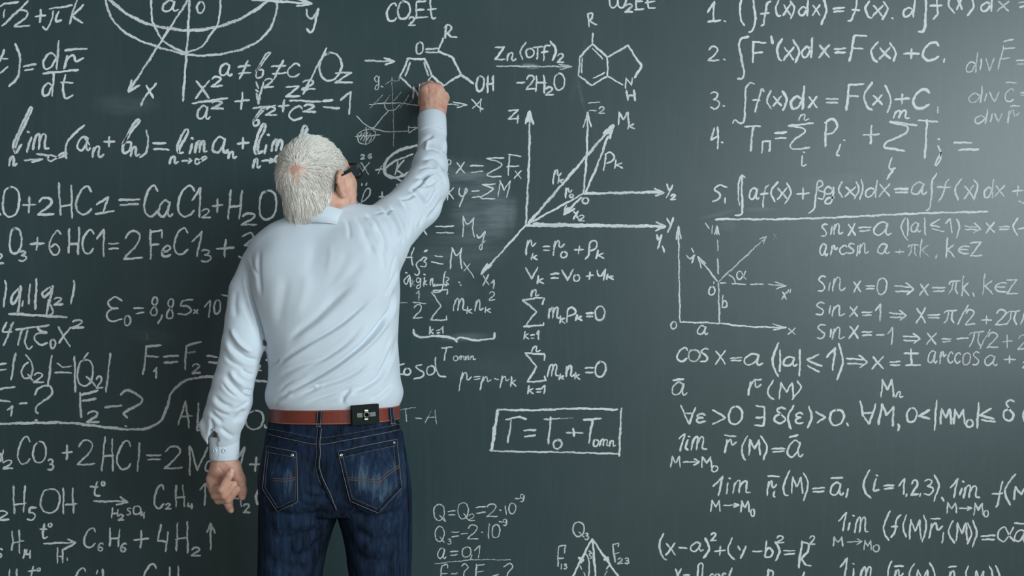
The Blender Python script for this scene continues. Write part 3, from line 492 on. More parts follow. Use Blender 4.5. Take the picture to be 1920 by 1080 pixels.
('diagram_marking', 'chalk axes turned by an angle with dashed lines', 3.5, '''@.95 1;~1272 424 1273 500 1275 604;!1268 449 1272 424 1277 448;~1276 604 1345 606 1400 612 1474 614;!1449 608 1474 614 1450 618;0 1258 603 1269 617;a 1307 611 1327 628;@.75 .9;x 1477 615 1492 627;!1322 418 1330 429;!1336 422 1334 438;@.9 1;!1344 424 1344 440;!1340 440 1344 424 1349 440;!1345 450 1346 470;!1345 485 1347 514;!1347 530 1349 606;0 1329 537 1341 553;!1339 528 1338 532;b 1353 553 1364 577;@.7 1;!1347 528 1436 445;!1424 448 1437 443 1431 456;@.4 .8;x 1449 438 1458 448;@.95 1;!1345 527 1308 481;!1308 481 1315 503;!1308 481 1323 494;!1287 479 1295 486 1303 478;!1301 478 1297 493;!1297 465 1300 474;@.85 .9;alpha 1380 508 1399 524;~1367 515 1376 522 1378 530;!1350 531 1361 531;!1372 532 1398 533;!1407 533 1431 533;!1440 533 1472 536;!1453 529 1474 536 1455 541;x 1466 547 1475 561;!1478 543 1476 549;!1483 542 1481 549'''),
('formula_marking', 'chalk sin x equals a', 3.6, '''@.88 1;s 1539 420 1552 444;!1560 424 1558 440;n 1563 419 1580 440;x 1590 419 1604 442;= 1610 426 1633 433;a 1638 416 1671 442;~1697 408 1690 425 1695 442 1702 450;!1702 410 1702 442;a 1708 417 1726 436;!1733 408 1735 441;!1762 411 1744 422 1762 426;!1747 429 1770 434;!1772 419 1782 410 1784 437;~1793 411 1799 425 1793 446;@.8 .9;!1808 424 1832 426;!1809 430 1832 431;!1826 418 1839 429 1825 437;@.88 1;x 1848 417 1865 437;= 1873 425 1893 430;~1909 409 1899 425 1908 442;!1909 429 1924 428'''),
('formula_marking', 'chalk arcsin a plus pi k', 3.6, '''@.88 1;a 1537 457 1552 480;r 1558 460 1570 478;C 1574 460 1588 477;s 1588 457 1603 476;!1609 460 1606 480;n 1611 456 1629 476;a 1645 457 1668 476;+ 1678 468 1695 476;@.75 .9;pi 1703 459 1722 480;k 1724 448 1742 482;!1757 477 1755 485;@.88 1;k 1773 446 1790 483;in 1797 461 1818 476;Z 1819 454 1841 480'''),
('formula_marking', 'chalk sin x equals 0', 3.5, '''@.85 1;s 1533 518 1549 547;!1557 530 1553 545;n 1561 520 1585 546;x 1600 527 1614 548;= 1623 536 1640 542;0 1644 521 1663 552;imp 1677 530 1713 553;x 1724 532 1741 554;= 1748 539 1772 546;pi 1779 527 1800 552;k 1803 517 1817 555;!1824 549 1827 556;k 1842 513 1862 552;in 1864 530 1888 547;Z 1887 524 1908 551'''),
('formula_marking', 'chalk sin x equals 1', 3.6, '''@.87 1;s 1529 567 1547 591;!1557 573 1554 588;n 1560 573 1584 593;x 1593 574 1608 594;= 1616 585 1635 591;1 1641 570 1655 602;imp 1667 582 1699 600;x 1718 577 1736 606;= 1739 590 1762 596;pi 1770 582 1794 606;!1815 572 1795 608;2 1809 581 1828 609;+ 1840 592 1859 608;2 1866 581 1888 609;pi 1887 583 1912 609;!1924 578 1914 608'''),
('formula_marking', 'chalk sin x equals minus 1', 3.6, '''@.87 1;s 1531 608 1549 635;!1559 617 1556 632;n 1561 614 1583 636;x 1592 610 1610 635;= 1616 622 1635 629;!1643 628 1658 627;1 1664 614 1677 646;imp 1693 625 1725 644;x 1737 624 1756 646;= 1766 635 1783 641;!1794 635 1816 634;@.75 .9;pi 1817 622 1845 650;!1856 617 1837 654;2 1850 624 1872 652;+ 1879 628 1898 652;2 1908 628 1928 655'''),
('formula_marking', 'chalk cos x equals a', 3.9, '''@.92 1;C 1269 652 1289 677;o 1291 655 1312 678;s 1312 654 1330 679;x 1341 657 1361 683;= 1369 671 1391 676;a 1395 663 1430 685;@1 1.1;~1460 643 1449 670 1452 692 1459 706;!1463 656 1462 697;a 1468 669 1495 687;!1500 655 1499 705;!1535 664 1513 675 1541 687;!1514 685 1536 698;!1550 670 1566 652 1561 694;~1572 644 1580 672 1576 695 1569 712;@1 1;imp 1587 666 1626 689;x 1635 668 1657 692;= 1668 678 1688 685;!1695 663 1722 662;!1708 654 1709 683;!1698 685 1726 684;@.82 .9;a 1740 657 1757 681;r 1762 659 1774 682;C 1777 660 1787 681;C 1790 661 1801 681;o 1805 661 1820 684;s 1823 660 1837 685;a 1846 666 1870 686;+ 1882 667 1904 681;2 1917 678 1928 690'''),
('formula_marking', 'chalk a bar', 3.9, '''a 1259 717 1288 741;!1262 713 1282 711'''),
('formula_marking', 'chalk r bar of M', 3.9, '''r 1403 714 1427 741;!1414 712 1428 711;~1450 713 1440 730 1443 743 1451 749;M 1461 717 1489 748;~1495 714 1501 728 1485 749'''),
('formula_marking', 'chalk M with a small n', 3.9, '''M 1652 711 1676 744;@1 .85;n 1680 735 1693 745'''),
('formula_marking', 'chalk definition with epsilon and delta', 4.2, '''!1276 760 1292 795 1304 764;!1283 775 1300 775;eps 1306 776 1323 792;!1336 768 1360 783 1336 796;0 1366 761 1392 796;!1417 761 1434 763 1432 798 1415 797;!1417 783 1432 782;delta 1451 764 1474 794;~1488 760 1478 780 1480 798 1483 804;eps 1491 774 1506 794;~1516 762 1522 780 1514 802;!1529 772 1548 782 1532 793;0 1555 768 1583 797;!1587 793 1590 799;@1 1.05;!1613 752 1618 780 1630 795 1642 757;!1619 775 1638 774;!1654 757 1647 796;!1654 757 1662 779 1675 762 1674 799;~1684 795 1686 800 1683 807;0 1700 764 1719 792;!1743 769 1722 780 1743 785;!1756 750 1752 807;M 1763 766 1784 795;M 1788 767 1809 795;0 1811 787 1824 801;!1835 755 1832 803;!1858 766 1837 779 1864 785;!1840 787 1866 791;delta 1880 750 1902 789;~1922 765 1918 778 1921 790'''),
('formula_marking', 'chalk limit of r bar of M', 4.0, '''!1273 823 1284 813 1275 846;~1290 824 1286 838 1290 844;. 1292 818;m 1296 820 1325 844;r 1359 823 1381 849;!1358 816 1380 818;~1401 817 1391 840 1393 856 1398 862;M 1404 824 1426 853;~1427 817 1438 840 1431 862;= 1447 841 1472 847;a 1476 826 1506 858;!1480 820 1496 815;@1 .9;M 1258 855 1276 876;arr 1281 860 1311 872;M 1315 856 1335 877;0 1334 873 1346 884'''),
('formula_marking', 'chalk limit of r bar i for i from 1 to 3', 4.0, '''!1337 912 1355 893 1347 929;!1365 905 1362 926;. 1368 897;m 1374 902 1407 925;r 1438 902 1456 929;~1453 921 1450 930 1453 932;!1440 892 1461 894;~1481 882 1469 910 1472 927 1478 929;M 1484 894 1505 925;~1506 887 1515 905 1507 939;= 1523 915 1546 922;a 1556 905 1582 929;!1558 897 1580 895;!1590 916 1587 933;~1631 881 1619 905 1624 925 1633 934;~1643 897 1638 915 1640 921 1648 918;. 1644 892;= 1657 910 1676 916;!1685 912 1696 897 1694 927;!1700 926 1699 931;2 1708 901 1722 928;!1726 925 1725 931;3 1732 899 1750 928;~1752 890 1760 910 1751 940;!1766 932 1769 940;@1 .9;M 1333 938 1351 959;arr 1357 943 1386 951;M 1389 939 1405 960;0 1408 954 1415 968'''),
('formula_marking', 'chalk limit of f of M', 4.0, '''!1782 915 1796 897 1788 933;!1803 915 1800 928;. 1806 903;m 1806 911 1837 934;@.95 .85;M 1775 942 1794 962;arr 1798 949 1822 957;M 1826 943 1844 966;0 1844 957 1853 969;@1 1;~1880 902 1876 915 1872 940 1867 951;!1860 926 1880 925;~1904 889 1885 915 1888 935 1894 947;M 1901 912 1928 937'''),
('formula_marking', 'chalk limit of the product f and r bar', 3.8, '''!1572 977 1587 961 1580 995;!1594 980 1590 994;. 1600 967;m 1603 970 1628 999;~1669 958 1657 985 1660 1003 1666 1013;~1689 965 1681 975 1678 995 1671 1008;!1671 988 1683 987;~1700 965 1693 985 1699 1007;M 1705 974 1727 1011;~1731 966 1737 985 1729 1016;!1745 973 1763 972;r 1742 980 1768 1009;!1769 998 1766 1018;~1787 976 1778 998 1790 1018;M 1793 980 1814 1014;~1815 980 1821 1000 1814 1020;~1824 975 1831 1000 1823 1026;= 1839 1004 1866 1012;alpha 1870 987 1902 1016;a 1902 993 1926 1016;!1902 981 1926 982;@.8 .9;M 1562 1006 1581 1024;arr 1589 1010 1616 1021;M 1620 1013 1634 1031;0 1637 1021 1649 1034'''),
('formula_marking', 'chalk limit cut by the lower edge at right', 3.8, '''!1575 1063 1589 1046 1580 1100;!1601 1066 1597 1098;. 1600 1057;m 1612 1064 1638 1096;~1672 1052 1665 1070 1664 1098;!1677 1062 1694 1061;r 1676 1068 1693 1096;~1714 1056 1706 1072 1706 1098;M 1718 1068 1742 1098;~1743 1055 1751 1070 1753 1098;!1778 1063 1793 1062;n 1779 1070 1796 1098;~1816 1061 1811 1075 1812 1098;M 1828 1070 1846 1098;~1855 1061 1860 1072 1861 1098;~1867 1060 1873 1075 1874 1098'''),
('formula_marking', 'chalk equation of a circle', 4.0, '''~1245 1000 1236 1020 1243 1045 1250 1050;x 1248 1018 1267 1041;!1273 1027 1288 1028;a 1294 1017 1319 1034;@1 1.2;~1322 1009 1330 1028 1319 1046;@1 .9;2 1332 999 1343 1014;@1 1;+ 1340 1024 1360 1041;~1373 1008 1365 1028 1370 1043 1377 1049;!1383 1024 1388 1031;!1398 1024 1389 1047;!1411 1034 1429 1033;b 1433 1014 1451 1045;@1 1.1;~1453 1016 1462 1032 1454 1051;@1 .9;2 1455 1005 1470 1018;= 1469 1032 1491 1039;@1 1;!1504 1014 1497 1065;~1503 1016 1515 1020 1514 1035 1502 1047;!1502 1047 1512 1060 1521 1060;@.85 .85;2 1517 1005 1528 1021'''),
('formula_marking', 'chalk line of x cut by the lower edge', 4.0, '''x 1265 1066 1278 1092;!1281 1078 1293 1078;~1306 1098 1310 1060 1318 1060 1315 1090;@.9 1;C 1329 1075 1338 1092;o 1340 1075 1350 1092;s 1352 1075 1362 1092;!1373 1065 1360 1098;@1 1;!1441 1067 1436 1098;~1441 1070 1450 1072 1446 1090;!1508 1072 1500 1098'''),
]

M_board = board_material()
M_chalk = chalk_material()
board = tag(empty('chalkboard', (0, 0, 0.25)), 'dark green wall-wide chalkboard covered in white chalk formulas and diagrams', 'chalkboard')
boxes('board_surface', [((-2.7, 0.0, 0.25), (2.7, 0.03, 2.6))], M_board, board)
for nm, lab, wdt, data in FORMULAS:
    o = link_mesh(nm, chalk_mesh(data, wdt), M_chalk, board)
    o['label'] = lab
# ------------------------------------------------------------------ modelling tools for the figure
def P(u, v, d):
    """world point that stands at photo position (u, v) and d metres in front of the camera"""
    return np.array([(u - 960.0) * d / FPX, CAM_Y + d, CAM_Z - (v - 540.0) * d / FPX])


class Field:
    """a distance field on a regular grid, built up from smoothly blended shapes"""

    def __init__(self, lo, hi, h):
        self.lo = np.array(lo, float)
        self.h = h
        self.n = np.ceil((np.array(hi) - self.lo) / h).astype(int) + 1
        self.D = np.full(self.n, 0.5, np.float32)

    def _box(self, lo, hi):
        a = np.clip(np.floor((np.array(lo) - self.lo) / self.h).astype(int), 0, self.n - 1)
        b = np.clip(np.ceil((np.array(hi) - self.lo) / self.h).astype(int) + 1, 1, self.n)
        ax = [(self.lo[i] + self.h * np.arange(a[i], b[i])).astype(np.float32) for i in range(3)]
        sl = tuple(slice(a[i], b[i]) for i in range(3))
        return sl, np.meshgrid(*ax, indexing='ij', sparse=True)

    def put(self, sl, d, k, cut=False):
        A = self.D[sl]
        if cut:
            self.D[sl] = np.maximum(A, -d)
            return
        if k > 0:
            hh = np.clip(0.5 + 0.5 * (A - d) / k, 0, 1)
            self.D[sl] = A + (d - A) * hh - k * hh * (1 - hh)
        else:
            self.D[sl] = np.minimum(A, d)

    def cone(self, a, b, ra, rb, k=0.01, cut=False):
        a, b = np.array(a, float), np.array(b, float)
        r = max(ra, rb) + k + 3 * self.h
        sl, (X, Y, Z) = self._box(np.minimum(a, b) - r, np.maximum(a, b) + r)
        ba = b - a
        L2 = max(1e-9, ba @ ba)
        t = np.clip(((X - a[0]) * ba[0] + (Y - a[1]) * ba[1] + (Z - a[2]) * ba[2]) / L2, 0, 1)
        d = np.sqrt((X - a[0] - t * ba[0]) ** 2 + (Y - a[1] - t * ba[1]) ** 2 + (Z - a[2] - t * ba[2]) ** 2) - (ra + (rb - ra) * t)
        self.put(sl, d.astype(np.float32), k, cut)

    def chain(self, pts, radii, k=0.01):
        for i in range(len(pts) - 1):
            self.cone(pts[i], pts[i + 1], radii[i], radii[i + 1], k)

    def ell(self, c, rad, R=None, k=0.01, cut=False):
        c, rad = np.array(c, float), np.array(rad, float)
        R = np.eye(3) if R is None else R                # columns: local axes in world
        r = max(rad) + k + 3 * self.h
        sl, (X, Y, Z) = self._box(c - r, c + r)
        dx, dy, dz = X - c[0], Y - c[1], Z - c[2]
        q = [(dx * R[0, i] + dy * R[1, i] + dz * R[2, i]) / rad[i] for i in range(3)]
        k0 = np.sqrt(q[0] ** 2 + q[1] ** 2 + q[2] ** 2) + 1e-6
        k1 = np.sqrt((q[0] / rad[0]) ** 2 + (q[1] / rad[1]) ** 2 + (q[2] / rad[2]) ** 2) + 1e-6
        self.put(sl, (k0 * (k0 - 1) / k1).astype(np.float32), k, cut)

    def tower(self, zs, cx, cy, ax, ay, p=2.3, k=0.01, caps=True):
        """a stack of rounded-oval sections: arrays over rising heights zs"""
        zs = np.array(zs)
        o = np.argsort(zs)
        zs, cx, cy, ax, ay = zs[o], np.array(cx)[o], np.array(cy)[o], np.array(ax)[o], np.array(ay)[o]
        m = k + 3 * self.h
        lo = ((cx - ax).min() - m, (cy - ay).min() - m, zs[0] - m)
        hi = ((cx + ax).max() + m, (cy + ay).max() + m, zs[-1] + m)
        sl, (X, Y, Z) = self._box(lo, hi)

        def ip(v):
            # smooth (cubic-hermite) interpolation over height
            z = Z.ravel()
            s = np.gradient(v, zs)
            i = np.clip(np.searchsorted(zs, z) - 1, 0, len(zs) - 2)
            hh = zs[i + 1] - zs[i]
            t = np.clip((z - zs[i]) / hh, 0, 1)
            r = (2 * t ** 3 - 3 * t ** 2 + 1) * v[i] + (t ** 3 - 2 * t ** 2 + t) * hh * s[i] + (-2 * t ** 3 + 3 * t ** 2) * v[i + 1] + (t ** 3 - t ** 2) * hh * s[i + 1]
            return r.reshape(1, 1, -1).astype(np.float32)
        CX, CY, AX, AY = ip(cx), ip(cy), ip(ax), ip(ay)
        q = (np.abs((X - CX) / AX) ** p + np.abs((Y - CY) / AY) ** p) ** (1 / p)
        d = (q - 1) * np.minimum(AX, AY) * 0.9
        d = np.maximum(d, np.maximum(zs[0] - Z, Z - zs[-1]))
        self.put(sl, d.astype(np.float32), k)

    def mesh(self):
        """surface nets"""
        D, h = self.D, self.h
        S = (D < 0)
        c = np.zeros(tuple(np.array(D.shape) - 1), np.int8)
        for i in (0, 1):
            for j in (0, 1):
                for k in (0, 1):
                    c += S[i:D.shape[0] - 1 + i, j:D.shape[1] - 1 + j, k:D.shape[2] - 1 + k]
        mask = (c > 0) & (c < 8)
        cells = np.argwhere(mask)
        idx = np.full(mask.shape, -1, np.int32)
        idx[mask] = np.arange(len(cells))
        acc = np.zeros((len(cells), 3))
        cnt = np.zeros(len(cells))
        corners = [(i, j, k) for i in (0, 1) for j in (0, 1) for k in (0, 1)]
        for a in corners:
            for ax in range(3):
                if a[ax]: continue
                b = list(a)
                b[ax] = 1
                da = D[cells[:, 0] + a[0], cells[:, 1] + a[1], cells[:, 2] + a[2]]
                db = D[cells[:, 0] + b[0], cells[:, 1] + b[1], cells[:, 2] + b[2]]
                x = (da < 0) != (db < 0)
                t = da[x] / (da[x] - db[x])
                p = np.tile(np.array(a, float), (x.sum(), 1))
                p[:, ax] += t
                acc[x] += p
                cnt[x] += 1
        V = self.lo + h * (cells + acc / cnt[:, None])
        Fs = []
        for ax in range(3):
            o1, o2 = [(1, 2), (2, 0), (0, 1)][ax]
            s0 = [slice(1, -1)] * 3
            s1 = [slice(1, -1)] * 3
            s0[ax] = slice(0, -1)
            s1[ax] = slice(1, None)
            x = np.argwhere(S[tuple(s0)] != S[tuple(s1)])
            off = np.array([1, 1, 1])
            off[ax] = 0
            x = x + off
            ins = S[x[:, 0], x[:, 1], x[:, 2]]

            def g(d1, d2):
                q = x.copy()
                q[:, o1] -= d1
                q[:, o2] -= d2
                return idx[q[:, 0], q[:, 1], q[:, 2]]
            quad = np.stack([g(1, 1), g(0, 1), g(0, 0), g(1, 0)], 1)
            quad[~ins] = quad[~ins][:, ::-1]
            Fs.append(quad)
        return V, np.vstack(Fs)


def vnormals(V, F):
    n = np.cross(V[F[:, 2]] - V[F[:, 0]], V[F[:, 3]] - V[F[:, 1]])
    N = np.stack([np.bincount(F.ravel(), np.repeat(n[:, i], 4), len(V)) for i in range(3)], 1)
    return N / np.maximum(1e-12, np.linalg.norm(N, axis=1))[:, None]


def relax(V, F, it=3, lam=0.5, w=None):
    E = np.vstack([F[:, [0, 1]], F[:, [1, 2]], F[:, [2, 3]], F[:, [3, 0]]])
    E = np.vstack([E, E[:, ::-1]])
    deg = np.maximum(1, np.bincount(E[:, 0], minlength=len(V)))
    for _ in range(it):
        A = np.stack([np.bincount(E[:, 0], V[E[:, 1], i], len(V)) for i in range(3)], 1) / deg[:, None]
        V = V + (A - V) * (lam if w is None else lam * w[:, None])
    return V


def photo_uv(V):
    """where points stand in the photograph (used to place the creases seen there on the cloth)"""
    d = V[:, 1] - CAM_Y
    return np.stack([960 + V[:, 0] * FPX / d, 540 - (V[:, 2] - CAM_Z) * FPX / d], 1)


def crease(uv, pts):
    """signed distance to a polyline and the position 0..1 along it"""
    Q = catmull(pts, 6)
    best = np.full(len(uv), 1e9)
    sd = np.zeros(len(uv))
    tt = np.zeros(len(uv))
    seg = np.hypot(*np.diff(Q, axis=0).T)
    cum = np.concatenate([[0], np.cumsum(seg)])
    for i in range(len(Q) - 1):
        a, b = Q[i], Q[i + 1]
        ba = b - a
        L = max(1e-9, ba @ ba)
        t = np.clip(((uv - a) @ ba) / L, 0, 1)
        r = uv - a - t[:, None] * ba
        dd = np.hypot(r[:, 0], r[:, 1])
        m = dd < best
        best[m] = dd[m]
        cr = ba[0] * r[:, 1] - ba[1] * r[:, 0]
        sd[m] = (dd * np.sign(cr))[m]
        tt[m] = ((cum[i] + t * seg[i]) / cum[-1])[m]
    return sd, tt


def fold_cloth(V, F, folds, back=None, wob=0.0012, wscale=16.0):
    """press the listed folds into a cloth surface along its normals.
    fold = (points, depth in mm (negative: valley), width, lip) ; lip > 0 rolls the cloth up on the left of the line"""
    N = vnormals(V, F)
    uv = photo_uv(V)
    face = np.clip((0.25 - N[:, 1]) / 0.4, 0, 1) if back is None else back
    disp = np.zeros(len(V))
    for pts, depth, w, lip in folds:
        q = np.array(pts, float)
        m = (uv[:, 0] > q[:, 0].min() - 5 * w) & (uv[:, 0] < q[:, 0].max() + 5 * w) & (uv[:, 1] > q[:, 1].min() - 5 * w) & (uv[:, 1] < q[:, 1].max() + 5 * w) & (face > 0)
        if not m.any(): continue
        s, t = crease(uv[m], pts)
        taper = np.clip(np.minimum(t, 1 - t) / 0.28, 0, 1)
        taper = taper * taper * (3 - 2 * taper)
        g = np.exp(-(s / w) ** 2)
        r = np.exp(-((s - 2.0 * w) / (1.5 * w)) ** 2) if lip >= 0 else np.exp(-((s + 2.0 * w) / (1.5 * w)) ** 2)
        disp[m] += (depth * 1e-3) * taper * (g - abs(lip) * r) * face[m]
    if wob > 0:
        from mathutils import noise as mn
        k = np.array([mn.noise((v[0] * wscale, v[1] * wscale, v[2] * wscale * 0.7)) + 0.5 * mn.noise((v[0] * wscale * 2.3 + 7, v[1] * wscale * 2.3, v[2] * wscale * 1.7)) for v in V])
        disp += wob * k
    return V + N * disp[:, None]


def tube(pts, rad, sides=8, closed=False):
    """tube mesh along world points"""
    pts = np.array(pts, float)
    n = len(pts)
    T = np.gradient(pts, axis=0)
    T /= np.maximum(1e-9, np.linalg.norm(T, axis=1))[:, None]
    up = np.array([0, 0, 1.0]) if abs(T[0][2]) < 0.9 else np.array([0, 1.0, 0])
    V, F = [], []
    rad = np.broadcast_to(rad, (n,))
    for i in range(n):
        a = np.cross(T[i], up)
        a /= max(1e-9, np.linalg.norm(a))
        b = np.cross(T[i], a)
        up = np.cross(a, T[i])
        for s in range(sides):
            th = 2 * math.pi * s / sides
            V.append(pts[i] + rad[i] * (math.cos(th) * a + math.sin(th) * b))
    for i in range(n - 1):
        for s in range(sides):
            s2 = (s + 1) % sides
            F.append((i * sides + s, i * sides + s2, (i + 1) * sides + s2, (i + 1) * sides + s))
    if closed:
        for s in range(sides):
            s2 = (s + 1) % sides
            F.append(((n - 1) * sides + s, (n - 1) * sides + s2, s2, s))
    else:
        F.append(tuple(range(sides - 1, -1, -1)))
        F.append(tuple((n - 1) * sides + s for s in range(sides)))
    return np.array(V), F


def join(parts):
    V, F = [], []
    o = 0
    for v, f in parts:
        V.append(np.asarray(v, float))
        F += [tuple(i + o for i in q) for q in f]
        o += len(v)
    return np.vstack(V), F
# ------------------------------------------------------------------ materials of the person
def skin_material():
    m, nt, b = mat_new('skin')
    L = nt.links
    tc = node(nt, 'ShaderNodeTexCoord')
    n = node(nt, 'ShaderNodeTexNoise')
    n.inputs['Scale'].default_value = 45
    n.inputs['Detail'].default_value = 5
    L.new(tc.outputs['Object'], n.inputs['Vector'])
    r = node(nt, 'ShaderNodeValToRGB')
    r.color_ramp.elements[0].position = 0.3
    r.color_ramp.elements[1].position = 0.72
    r.color_ramp.elements[0].color = (0.56, 0.285, 0.20, 1)
    r.color_ramp.elements[1].color = (0.74, 0.45, 0.345, 1)
    L.new(n.outputs['Fac'], r.inputs['Fac'])
    L.new(r.outputs['Color'], b.inputs['Base Color'])
    b.inputs['Roughness'].default_value = 0.5
    b.inputs['Specular IOR Level'].default_value = 0.35
    b.inputs['Subsurface Weight'].default_value = 0.25
    b.inputs['Subsurface Radius'].default_value = (0.010, 0.004, 0.002)
    b.inputs['Subsurface Scale'].default_value = 0.6
    n2 = node(nt, 'ShaderNodeTexNoise')
    n2.inputs['Scale'].default_value = 220
    n2.inputs['Detail'].default_value = 4
    L.new(tc.outputs['Object'], n2.inputs['Vector'])
    bp = node(nt, 'ShaderNodeBump')
    bp.inputs['Strength'].default_value = 0.35
    bp.inputs['Distance'].default_value = 0.0015
    L.new(n2.outputs['Fac'], bp.inputs['Height'])
    L.new(bp.outputs['Normal'], b.inputs['Normal'])
    return m


def cloth_material(name, col, rough=0.8, weave=900.0, sheen=0.15):
    m, nt, b = mat_new(name)
    L = nt.links
    b.inputs['Base Color'].default_value = (*col, 1)
    b.inputs['Roughness'].default_value = rough
    b.inputs['Specular IOR Level'].default_value = 0.2
    b.inputs['Sheen Weight'].default_value = sheen
    tc = node(nt, 'ShaderNodeTexCoord')
    n = node(nt, 'ShaderNodeTexNoise')
    n.inputs['Scale'].default_value = weave
    n.inputs['Detail'].default_value = 2
    L.new(tc.outputs['Object'], n.inputs['Vector'])
    bp = node(nt, 'ShaderNodeBump')
    bp.inputs['Strength'].default_value = 0.08
    bp.inputs['Distance'].default_value = 0.0006
    L.new(n.outputs['Fac'], bp.inputs['Height'])
    L.new(bp.outputs['Normal'], b.inputs['Normal'])
    return m


def denim_material(name, dark, mid, light, wear, zs=0.12):
    """indigo denim: streaky dye, with faded patches at the listed places (world x, z, radius)"""
    m, nt, b = mat_new(name)
    L = nt.links
    tc = node(nt, 'ShaderNodeTexCoord')

    def noise(scale, detail, st):
        mp = node(nt, 'ShaderNodeMapping')
        mp.inputs['Scale'].default_value = st
        L.new(tc.outputs['Object'], mp.inputs['Vector'])
        n = node(nt, 'ShaderNodeTexNoise')
        n.inputs['Scale'].default_value = scale
        n.inputs['Detail'].default_value = detail
        n.inputs['Roughness'].default_value = 0.6
        L.new(mp.outputs['Vector'], n.inputs['Vector'])
        return n.outputs['Fac']

    def M(op, a, c):
        q = node(nt, 'ShaderNodeMath', operation=op)
        for i, x in enumerate((a, c)):
            if isinstance(x, (int, float)): q.inputs[i].default_value = x
            else: L.new(x, q.inputs[i])
        return q.outputs[0]
    f = M('ADD', M('MULTIPLY', noise(8, 3, (1, 1, 0.55)), 0.42), M('MULTIPLY', noise(110, 5, (1, 1, zs)), 0.85))
    f = M('SUBTRACT', f, 0.45)
    for (x, z, rx, rz, s) in wear:
        mp = node(nt, 'ShaderNodeMapping', vector_type='TEXTURE')
        mp.inputs['Location'].default_value = (x, 0, z)
        mp.inputs['Scale'].default_value = (rx, 1000.0, rz)
        L.new(tc.outputs['Object'], mp.inputs['Vector'])
        ln = node(nt, 'ShaderNodeVectorMath', operation='LENGTH')
        L.new(mp.outputs['Vector'], ln.inputs[0])
        mr = node(nt, 'ShaderNodeMapRange', interpolation_type='SMOOTHSTEP')
        L.new(ln.outputs['Value'], mr.inputs['Value'])
        mr.inputs['From Min'].default_value = 0.1
        mr.inputs['From Max'].default_value = 1.0
        mr.inputs['To Min'].default_value = s
        mr.inputs['To Max'].default_value = 0.0
        f = M('ADD', f, mr.outputs['Result'])
    r = node(nt, 'ShaderNodeValToRGB')
    e = r.color_ramp.elements
    e[0].position, e[1].position = 0.05, 0.75
    e[0].color, e[1].color = (*dark, 1), (*light, 1)
    x = e.new(0.36)
    x.color = (*mid, 1)
    L.new(f, r.inputs['Fac'])
    L.new(r.outputs['Color'], b.inputs['Base Color'])
    b.inputs['Roughness'].default_value = 0.85
    b.inputs['Specular IOR Level'].default_value = 0.15
    bp = node(nt, 'ShaderNodeBump')
    bp.inputs['Strength'].default_value = 0.25
    bp.inputs['Distance'].default_value = 0.0008
    L.new(noise(700, 2, (1, 1, 0.5)), bp.inputs['Height'])
    L.new(bp.outputs['Normal'], b.inputs['Normal'])
    return m


def hair_material(name, c0, c1):
    m, nt, b = mat_new(name)
    L = nt.links
    g = node(nt, 'ShaderNodeNewGeometry')
    r = node(nt, 'ShaderNodeValToRGB')
    r.color_ramp.elements[0].color = (*c0, 1)
    r.color_ramp.elements[1].color = (*c1, 1)
    L.new(g.outputs['Random Per Island'], r.inputs['Fac'])
    L.new(r.outputs['Color'], b.inputs['Base Color'])
    b.inputs['Roughness'].default_value = 0.55
    b.inputs['Specular IOR Level'].default_value = 0.3
    return m


def wx(u, d=2.95): return (u - 960.0) * d / FPX
def wz(v, d=2.95): return CAM_Z - (v - 540.0) * d / FPX


WEAR = [(wx(700, 2.83), wz(912, 2.83), .070, .066, .24), (wx(668, 2.83), wz(885, 2.83), .05, .05, .14), (wx(530, 2.83), wz(905, 2.83), .04, .07, .16), (wx(556, 2.84), wz(960, 2.83), .06, .10, .10),
        (wx(755, 2.9), wz(900, 2.88), .03, .14, .12), (wx(720, 2.85), wz(1010, 2.83), .05, .12, .10), (wx(530, 2.85), wz(1020, 2.83), .04, .10, .10), (wx(640, 2.83), wz(850, 2.83), .10, .03, .06), (wx(600, 2.83), wz(800, 2.83), .16, .02, .05)]
M_skin = skin_material()
M_shirt = cloth_material('pale_blue_cotton', (0.64, 0.710, 0.768))
M_collar = cloth_material('pale_blue_collar_cotton', (0.64, 0.710, 0.768))
M_denim = denim_material('indigo_denim', (0.003, 0.006, 0.013), (0.015, 0.032, 0.068), (0.125, 0.20, 0.26), WEAR)
M_seam = denim_material('worn_denim_seam', (0.003, 0.006, 0.014), (0.012, 0.026, 0.055), (0.14, 0.20, 0.25), [], 0.9)
M_thread = simple('pale_tan_thread', (0.19, 0.175, 0.16), 0.8)
M_copper = simple('copper_thread', (0.16, 0.085, 0.06), 0.8)
M_leather = simple('red_brown_leather', (0.175, 0.034, 0.021), 0.40, spec=0.45, bump=0.15, bscale=500, var=0.12)
M_leather_thread = simple('light_brown_thread', (0.42, 0.16, 0.09), 0.7)
M_black = simple('black_leatherette', (0.005, 0.008, 0.008), 0.7, spec=0.2, bump=0.15, bscale=700)
M_steel = simple('brushed_steel', (0.42, 0.43, 0.42), 0.28, metal=1.0)
M_darksteel = simple('dark_steel', (0.10, 0.11, 0.11), 0.3, metal=1.0)
M_brass = simple('pale_brass', (0.75, 0.78, 0.52), 0.25, metal=1.0)
M_rivet = simple('rivet_metal', (0.72, 0.72, 0.68), 0.3, metal=1.0)
M_button = simple('shirt_button', (0.62, 0.72, 0.80), 0.3)
M_frame = simple('black_acetate', (0.006, 0.009, 0.013), 0.18, spec=0.6)
M_shoe = simple('dark_brown_shoe_leather', (0.03, 0.018, 0.012), 0.4)
M_hair = hair_material('white_hair', (0.90, 0.83, 0.73), (0.97, 0.95, 0.90))
M_scalp = None

PX, PY = wx(612), CAM_Y + 2.95
person = tag(empty('person', (PX, PY, 0)), 'man from behind in pale blue shirt and jeans, right arm raised writing on chalkboard', 'person')

